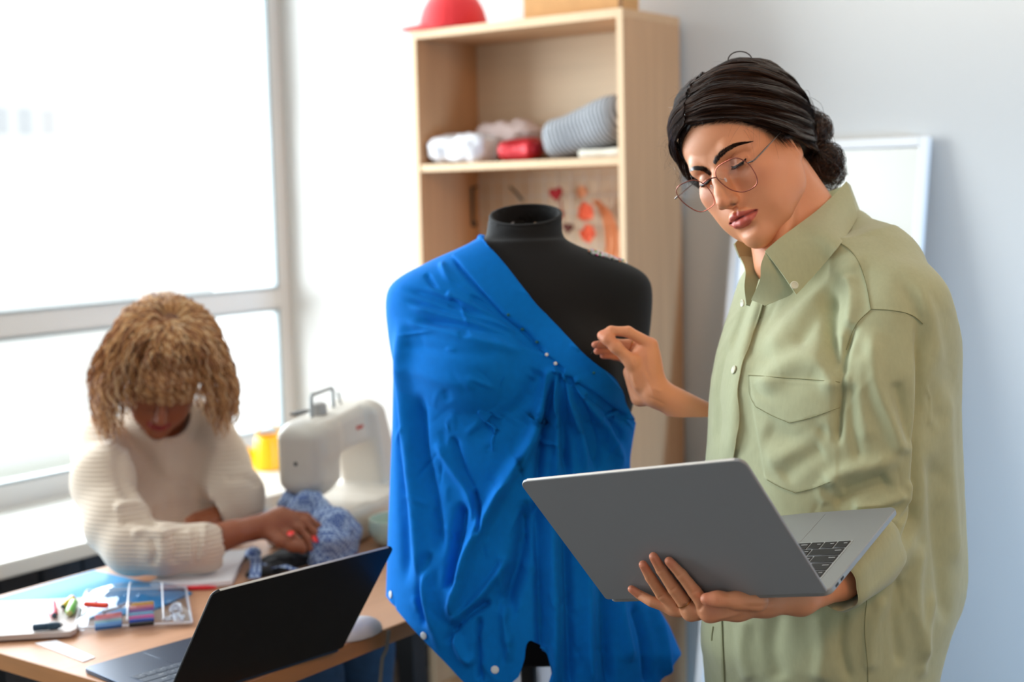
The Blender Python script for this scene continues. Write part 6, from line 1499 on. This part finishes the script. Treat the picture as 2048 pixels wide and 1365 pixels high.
    v = Vox((-1.25, 1.45, .04), (-.50, 2.15, .86), .008); hip = at(1655, 1400, 2.11)
    for q, fx in ((hip + np.array([.05, -.075, 0]), 0), (hip + np.array([-.04, .075, 0]), 0)):
        v.chain([q, (q[0], q[1], .46), (q[0] + .02, q[1], .08)], [.078, .070, .062], .04)
    v.ball(hip, (.115, .115, .09), .05)
    V, Q = v.mesh(); link('trousers', np_mesh('trousers', relax(V, Q, 2), Q), den, body)
    sm = mat('white_shoe', srgb(210, 208, 202), .6)
    for q in (hip + np.array([.05, -.075, 0]), hip + np.array([-.04, .075, 0])):
        v = Vox((q[0] - .27, q[1] - .16, -.01), (q[0] + .12, q[1] + .12, .13), .005)
        v.cone((q[0] + .03, q[1], .046), (q[0] - .14, q[1] - .035, .034), .042, .036); v.cone((q[0] + .03, q[1], .07), (q[0] + .01, q[1], .10), .044, .048, .03)
        v.rbox((q[0] - .05, q[1], -.02), (.3, .2, .02), .001, 0, 'sub')
        V, Q = v.mesh(); link('shoe', np_mesh('shoe', V, Q), sm, body)
    return body
def shirt_cloth():
    m = mat('sage_cotton', srgb(176, 179, 142), .85, sheen=.25, var=.05, scale=220, stretch=(1, 1, .35))
    nt = m.node_tree; N = nt.nodes; L = nt.links; b = N['Principled BSDF']; tc = N.new('ShaderNodeTexCoord')
    w1 = N.new('ShaderNodeTexWave'); w1.inputs['Scale'].default_value = 420; w1.bands_direction = 'Z'
    w2 = N.new('ShaderNodeTexWave'); w2.inputs['Scale'].default_value = 420; w2.bands_direction = 'DIAGONAL'
    for w in (w1, w2): L.new(tc.outputs['Object'], w.inputs[0])
    ad = N.new('ShaderNodeMath'); L.new(w1.outputs['Fac'], ad.inputs[0]); L.new(w2.outputs['Fac'], ad.inputs[1])
    bp = N.new('ShaderNodeBump'); bp.inputs['Strength'].default_value = .10; bp.inputs['Distance'].default_value = .0006
    L.new(ad.outputs[0], bp.inputs['Height']); L.new(bp.outputs[0], b.inputs['Normal'])
    return m
standing_woman()
build_glasses()
m = MB(); q0, q1 = at(1205, 672, 2.186), at(1182, 709, 2.190); m.tube([q0, q1], [.0004, .00015], 5); m.lathe([(0, -.0012), (.0011, -.0006), (.0013, 0), (.0011, .0006), (0, .0012)], 10, M=z_M(q0 + (q0 - q1) * .05, q0 - q1))
m.build('sewing_pin', mat('pin_steel', srgb(150, 150, 140), .25, 1.0), label='fine steel pin pinched between the standing woman\'s thumb and forefinger', cat='pin')
# ================================================================ seated woman sewing
def seated_woman():
    P = at; brown = srgb(150, 86, 56)
    skin = mat('seated_skin', brown, .45, sss=.05, attr='tint')
    # head: face turned down
    hz = np.array([.10, -.62, .775]); fw = (-_F) * .78 + np.array([0, 0, -.62]) + _R * .16; fw /= np.linalg.norm(fw)
    hc = P(326, 745, 3.02)
    xr = np.cross(fw, np.array([0, 0, 1.0])); upv = np.cross(xr, fw); xr /= np.linalg.norm(xr); upv /= np.linalg.norm(upv)
    B = np.stack([xr, fw, upv], 1)                      # columns: right, forward, up
    rl = math.radians(-10); B = B @ np.array([[math.cos(rl), 0, math.sin(rl)], [0, 1, 0], [-math.sin(rl), 0, math.cos(rl)]])
    W = lambda H: np.asarray(H, float) @ B.T + hc
    v = face_vox(.0022); V, Q = v.mesh(); V = relax(V, Q, 1, .4); C = np.tile(np.array(brown[:3]), (len(V), 1))
    x, z, y = np.abs(V[:, 0]), V[:, 2], V[:, 1]; w = np.clip((-.066 - z) / .002, 0, 1) * np.clip((z + .085) / .002, 0, 1) * (x < .024) * (y > .068); C = C * (1 - w[:, None] * .9) + np.array(srgb(140, 34, 36)[:3]) * w[:, None] * .9
    parts = [(W(V), Q, C)]
    def td(px, py, z): return depth_of(on_plane(px, py, 2, TZ + z))
    # neck + arms
    nb = W((0, -.03, -.05)); v = Vox(P(330, 1150, 3.1) - (.42, .42, .18), P(330, 700, 3.05) + (.40, .40, .05), .006)
    v.cone(nb, P(330, 905, 3.17), .052, .060, .02); v.chain([P(330, 905, 3.19), P(335, 1080, 3.24)], [.09, .09], .05)
    V, Q = v.mesh(); V = relax(V, Q, 2); parts.append((V, Q, np.tile(np.array(brown[:3]), (len(V), 1))))
    # right hand reaching to the machine (nearer to us)
    k0 = td(640, 1095, .05); v = Vox(P(360, 1110, k0) - (.10, .16, .05), P(680, 1010, k0) + (.10, .16, .06), .0024)
    a = P(395, 1092, 2.84); b = P(470, 1066, 2.865); c = P(505, 1058, 2.895); d = P(560, 1042, 2.925)
    v.chain([a, b, c], [.036, .027, .0235]); v.chain([c, d, P(575, 1046, 2.925)], [.0235, .027, .026], .01)
    v.ball(P(545, 1055, 2.920), (.034, .034, .022), .015)
    for pts, r in ((((565, 1028, 2.935), (612, 1036, 2.950), (636, 1055, 2.950), (645, 1076, 2.940)), .0098), (((572, 1040, 2.920), (608, 1046, 2.930), (628, 1066, 2.925), (634, 1088, 2.920)), .0100),
                   (((568, 1052, 2.910), (598, 1058, 2.910), (614, 1078, 2.905), (620, 1098, 2.900)), .0098), (((560, 1062, 2.900), (584, 1072, 2.890), (600, 1088, 2.885), (606, 1102, 2.885)), .0088)):
        v.chain([P(*q) for q in pts], [r * 1.12, r, r * .88, r * .7], .006)
    v.chain([P(535, 1066, 2.895), P(560, 1084, 2.875), P(585, 1094, 2.875), P(604, 1098, 2.880)], [.014, .0115, .010, .008], .008)
    V, Q = v.mesh(); V = relax(V, Q, 2); parts.append((V, Q, np.tile(np.array(brown[:3]), (len(V), 1))))
    # left hand, lying in front of her
    v = Vox(P(350, 1070, 3.0) - (.08, .10, .05), P(500, 1010, 3.1) + (.08, .10, .05), .003)
    v.chain([P(490, 1015, 3.06), P(455, 1030, 3.04), P(435, 1034, 3.03)], [.030, .024, .024]); v.ball(P(418, 1036, 3.02), (.034, .034, .018), .012)
    for i in range(4): v.chain([P(415, 1030 + i * 5, 3.02 - i * .012), P(392, 1034 + i * 5, 3.01 - i * .012), P(375, 1042 + i * 4, 3.0 - i * .012)], [.0098, .0088, .0070], .005)
    v.chain([P(430, 1042, 2.99), P(410, 1052, 2.97), P(395, 1056, 2.96)], [.011, .0095, .008], .006)
    V, Q = v.mesh(); V = relax(V, Q, 2); parts.append((V, Q, np.tile(np.array(brown[:3]), (len(V), 1))))
    n = 0; VV, QQ, CC = [], [], []
    for V, Q, C in parts: VV.append(V); QQ.append(Q + n); CC.append(C); n += len(V)
    V, Q, C = np.concatenate(VV), np.concatenate(QQ), np.concatenate(CC); me = np_mesh('person', V, Q); set_color(me, C)
    body = link('person', me, skin, label='seated woman with blond curly hair and cream sweater, sewing at the table', cat='person')
    rn = mat('red_nail', srgb(240, 30, 24), .2)
    for (px, py, dd), (qx, qy, de) in (((643, 1072, 2.928), (638, 1056, 2.950)), ((633, 1084, 2.907), (629, 1068, 2.925)), ((585, 1068, 2.870), (570, 1060, 2.895))):
        m = MB(); nail(m, P(px, py, dd - .008), P(px, py, dd) - P(qx, qy, de), -_F * .8 + _R * .5, .0068, .018)
        m.build('fingernail', rn, body, label='bright red fingernail')
    # sweater
    knit = mat('cream_knit', srgb(212, 194, 174), .9, sheen=.2); nt = knit.node_tree; N = nt.nodes; L = nt.links; tc = N.new('ShaderNodeTexCoord'); wv = N.new('ShaderNodeTexWave'); wv.inputs['Scale'].default_value = 38; wv.inputs['Distortion'].default_value = .6; wv.bands_direction = 'Z'
    L.new(tc.outputs['Object'], wv.inputs[0]); bp = N.new('ShaderNodeBump'); bp.inputs['Strength'].default_value = .6; bp.inputs['Distance'].default_value = .003; L.new(wv.outputs['Fac'], bp.inputs['Height']); L.new(bp.outputs[0], N['Principled BSDF'].inputs['Normal'])
    rows = [(812, 268, 400, .08), (850, 205, 425, .10), (880, 160, 445, .12), (930, 178, 455, .135), (1000, 215, 470, .14), (1080, 235, 480, .14), (1160, 240, 480, .14), (1260, 225, 490, .15)]
    D = 3.19; o = P(320, 1000, D); zs, cx_, rx, ry = [], [], [], []
    for py, xl, xr_, b in rows[::-1]:
        c = P((xl + xr_) / 2, py, D); zs.append(c[2] - o[2]); cx_.append((c - o) @ RH); rx.append((xr_ - xl) / 2 * D / CAM_F); ry.append(b)
    M = np.eye(4); M[:3, 0] = RH; M[:3, 1] = FH; M[:3, 2] = (0, 0, 1); M[:3, 3] = o
    v = Vox(o - (.42, .45, .40), o + (.42, .45, .32), .0045); v.loft(M, zs, cx_, .0, rx, ry, p=2.3)
    v.chain([P(200, 885, 3.08), P(205, 960, 2.93), P(232, 1045, 2.86), P(270, 1092, 2.82)], [.062, .060, .058, .058], .03)              # right upper arm
    v.chain([P(262, 1092, 2.82), P(330, 1100, 2.80), P(395, 1098, 2.82), P(412, 1096, 2.83)], [.056, .050, .046, .048], .02)            # forearm
    v.chain([P(414, 852, 3.17), P(440, 920, 3.13), P(474, 985, 3.05)], [.055, .054, .052], .04)                                          # left arm
    v.chain([P(478, 990, 3.05), P(478, 1012, 3.04), P(462, 1024, 3.04)], [.052, .046, .042], .02)
    v.cone(P(318, 850, 3.11), P(328, 812, 3.07), .075, .062, .02); v.cone(P(328, 830, 3.07), P(330, 770, 3.04), .055, .055, .005, 'sub')
    v.cone(P(412, 1096, 2.83), P(470, 1094, 2.85), .036, .036, .0, 'sub'); v.cone(P(468, 1024, 3.04), P(400, 1036, 3.02), .033, .033, .0, 'sub')
    V, Q = v.mesh(); V = relax(V, Q, 3); V = V + vnormals(V, Q) * (.003 * vnoise(V, 18, 8))[:, None]
    s = Sculpt(V, Q); k = s.stroke
    for Lq, w, a in (([(255, 860), (240, 930), (262, 1010)], 14, -.010), ([(300, 850), (330, 930), (350, 1020)], 22, .007), ([(225, 1020), (265, 1010), (310, 1030)], 10, .009), ([(235, 1045), (275, 1040), (320, 1055)], 8, -.009), ([(260, 1070), (300, 1062), (340, 1075)], 9, .008),
                     ([(345, 1060), (352, 1095), (345, 1130)], 8, -.006), ([(375, 1055), (382, 1095), (376, 1135)], 9, .005), ([(300, 1075), (310, 1105), (302, 1135)], 9, -.006), ([(445, 960), (490, 955), (520, 975)], 9, -.006), ([(275, 905), (330, 960), (400, 985)], 16, -.006), ([(440, 880), (420, 960), (430, 1010)], 14, .007), ([(395, 1050), (410, 1060), (400, 1130)], 6, .006)):
        k(Lq, w, a)
    V = s.apply(); link('sweater', np_mesh('sweater_body', V, Q), knit, body, label='cream ribbed high-neck sweater')
    # jeans, legs under the table, simple seat
    jean = mat('blue_jeans', srgb(52, 84, 118), .85, var=.2, scale=40); v = Vox((-2.95, 1.35, .02), (-1.65, 2.45, .80), .009)
    hip = P(330, 1230, 3.25); hip[2] = .56
    for dy, kx in ((-.10, -1.98), (.10, -2.02)):
        kn = np.array([kx, hip[1] + dy - .02, .555]); v.chain([hip + np.array([0, dy, 0]), kn, (kn[0] + .03, kn[1], .30), (kn[0] - .02, kn[1], .07)], [.095, .072, .060, .050], .05)
    v.ball(hip, (.15, .17, .11), .05); V, Q = v.mesh(); link('jeans', np_mesh('jeans', relax(V, Q, 2), Q), jean, body)
    # hair: loose curls
    hm = [mat('curl_blond', srgb(198, 150, 98), .55), mat('curl_light', srgb(226, 194, 150), .5), mat('curl_brown', srgb(112, 70, 42), .55), mat('curl_copper', srgb(158, 106, 66), .5)]
    m = MB(); R = random.Random(12)
    cap = Vox(np.array([-.12, -.14, -.10]), np.array([.12, .13, .15]), .004); cap.ball(HC + (0, -.010, .006), HRD + np.array([.014, .014, .014])); cap.ball((0, .070, -.040), (.062, .06, .062), .01, 'sub')
    Vc, Qc = cap.mesh(); m.add(W(relax(Vc, Qc, 2)), Qc.tolist(), 2)
    for i in range(1500):
        th = R.uniform(0, 2 * PI); root = np.array([math.sin(th) * R.uniform(0, .055), math.cos(th) * R.uniform(0, .06) - .012, .0]); root[2] = .034 + .086 * math.sqrt(max(0, 1 - (root[0] / .074) ** 2 - ((root[1] + .014) / .094) ** 2))
        out = np.array([root[0], root[1] + .012, 0]); out /= np.linalg.norm(out) + 1e-6; ph = math.atan2(out[0], out[1])
        af = abs(ph); side = out[0]
        Lh = R.uniform(.15, .235) * (1.12 if side > .3 else .95)
        short = 0.0
        if af < 1.0: short = min(1, (1.0 - af) / .45)
        Lh = Lh * (1 - short) + R.uniform(.035, .075) * short
        r0 = W(root); od = B @ out; wid = R.uniform(.025, .062) * (1 - .75 * short)
        # thrown outwards over the skull, then hanging straight down under gravity
        e = hc + od * (.085 + wid) * np.array([1, 1, .6]) + B[:, 2] * .02 ; e2 = e + np.array([0, 0, -Lh * .55]) + od * .004
        mid = hc + (r0 - hc) * 1.08 + od * .045 + B[:, 2] * .010
        Pc = catmull([r0, mid, e, (e + e2) / 2 + od * .008, e2], 30); t = np.linspace(0, 1, 30)
        q = Pc - hc; H = q @ B; qn = np.linalg.norm((H - HC) / (HRD + .018), axis=1); sc_ = np.where(qn < 1, 1 / np.maximum(qn, .3), 1.0)[:, None]; Pc = hc + ((H - HC) * sc_ + HC) @ B.T
        a1 = np.cross(od, (0, 0, 1.0)); fr_ = R.uniform(26, 44); am = .0045 * np.clip(t * 2.2, 0, 1); pp = R.uniform(0, 6.28)
        Pc = Pc + a1 * (am * np.cos(fr_ * t + pp))[:, None] + np.array([0, 0, 1.0]) * (am * .6 * np.sin(fr_ * t + pp))[:, None] + od * (am * np.sin(fr_ * t + pp))[:, None]
        m.tube(Pc, R.uniform(.0010, .0022) * np.linspace(1, .45, 30), 4, caps=False, mi=R.choices([0, 1, 2, 3], [5, 1.6, 1.6, 3])[0])
    m.build('hair', hm, body, label='shoulder length loose blond curls')
    ch = empty('chair', (float(hip[0]), float(hip[1]), 0), label='blue grey chair the seated woman sits on', cat='chair'); cm = mat('chair_blue_grey', srgb(70, 98, 122), .6)
    sb = []
    m = MB(); m.box((-.20, -.21, .435), (.20, .21, .47), .012); sb.append(m.build('seat', cm, ch, False))
    m = MB(); m.box((-.235, -.17, .50), (-.205, .17, .63), .012); m.build('backrest', cm, ch, False)
    for x, y in ((-.18, -.18), (-.18, .18), (.18, -.18), (.18, .18)):
        m = MB(); m.tube([(x, y, .437), (x * 1.06, y * 1.06, 0)], .013, 10); m.build('leg', tb_, ch)
    for y in (-.13, .13):
        m = MB(); m.tube([(-.19, y, .46), (-.215, y, .56)], .011, 8); m.build('back_post', tb_, ch)
seated_woman()
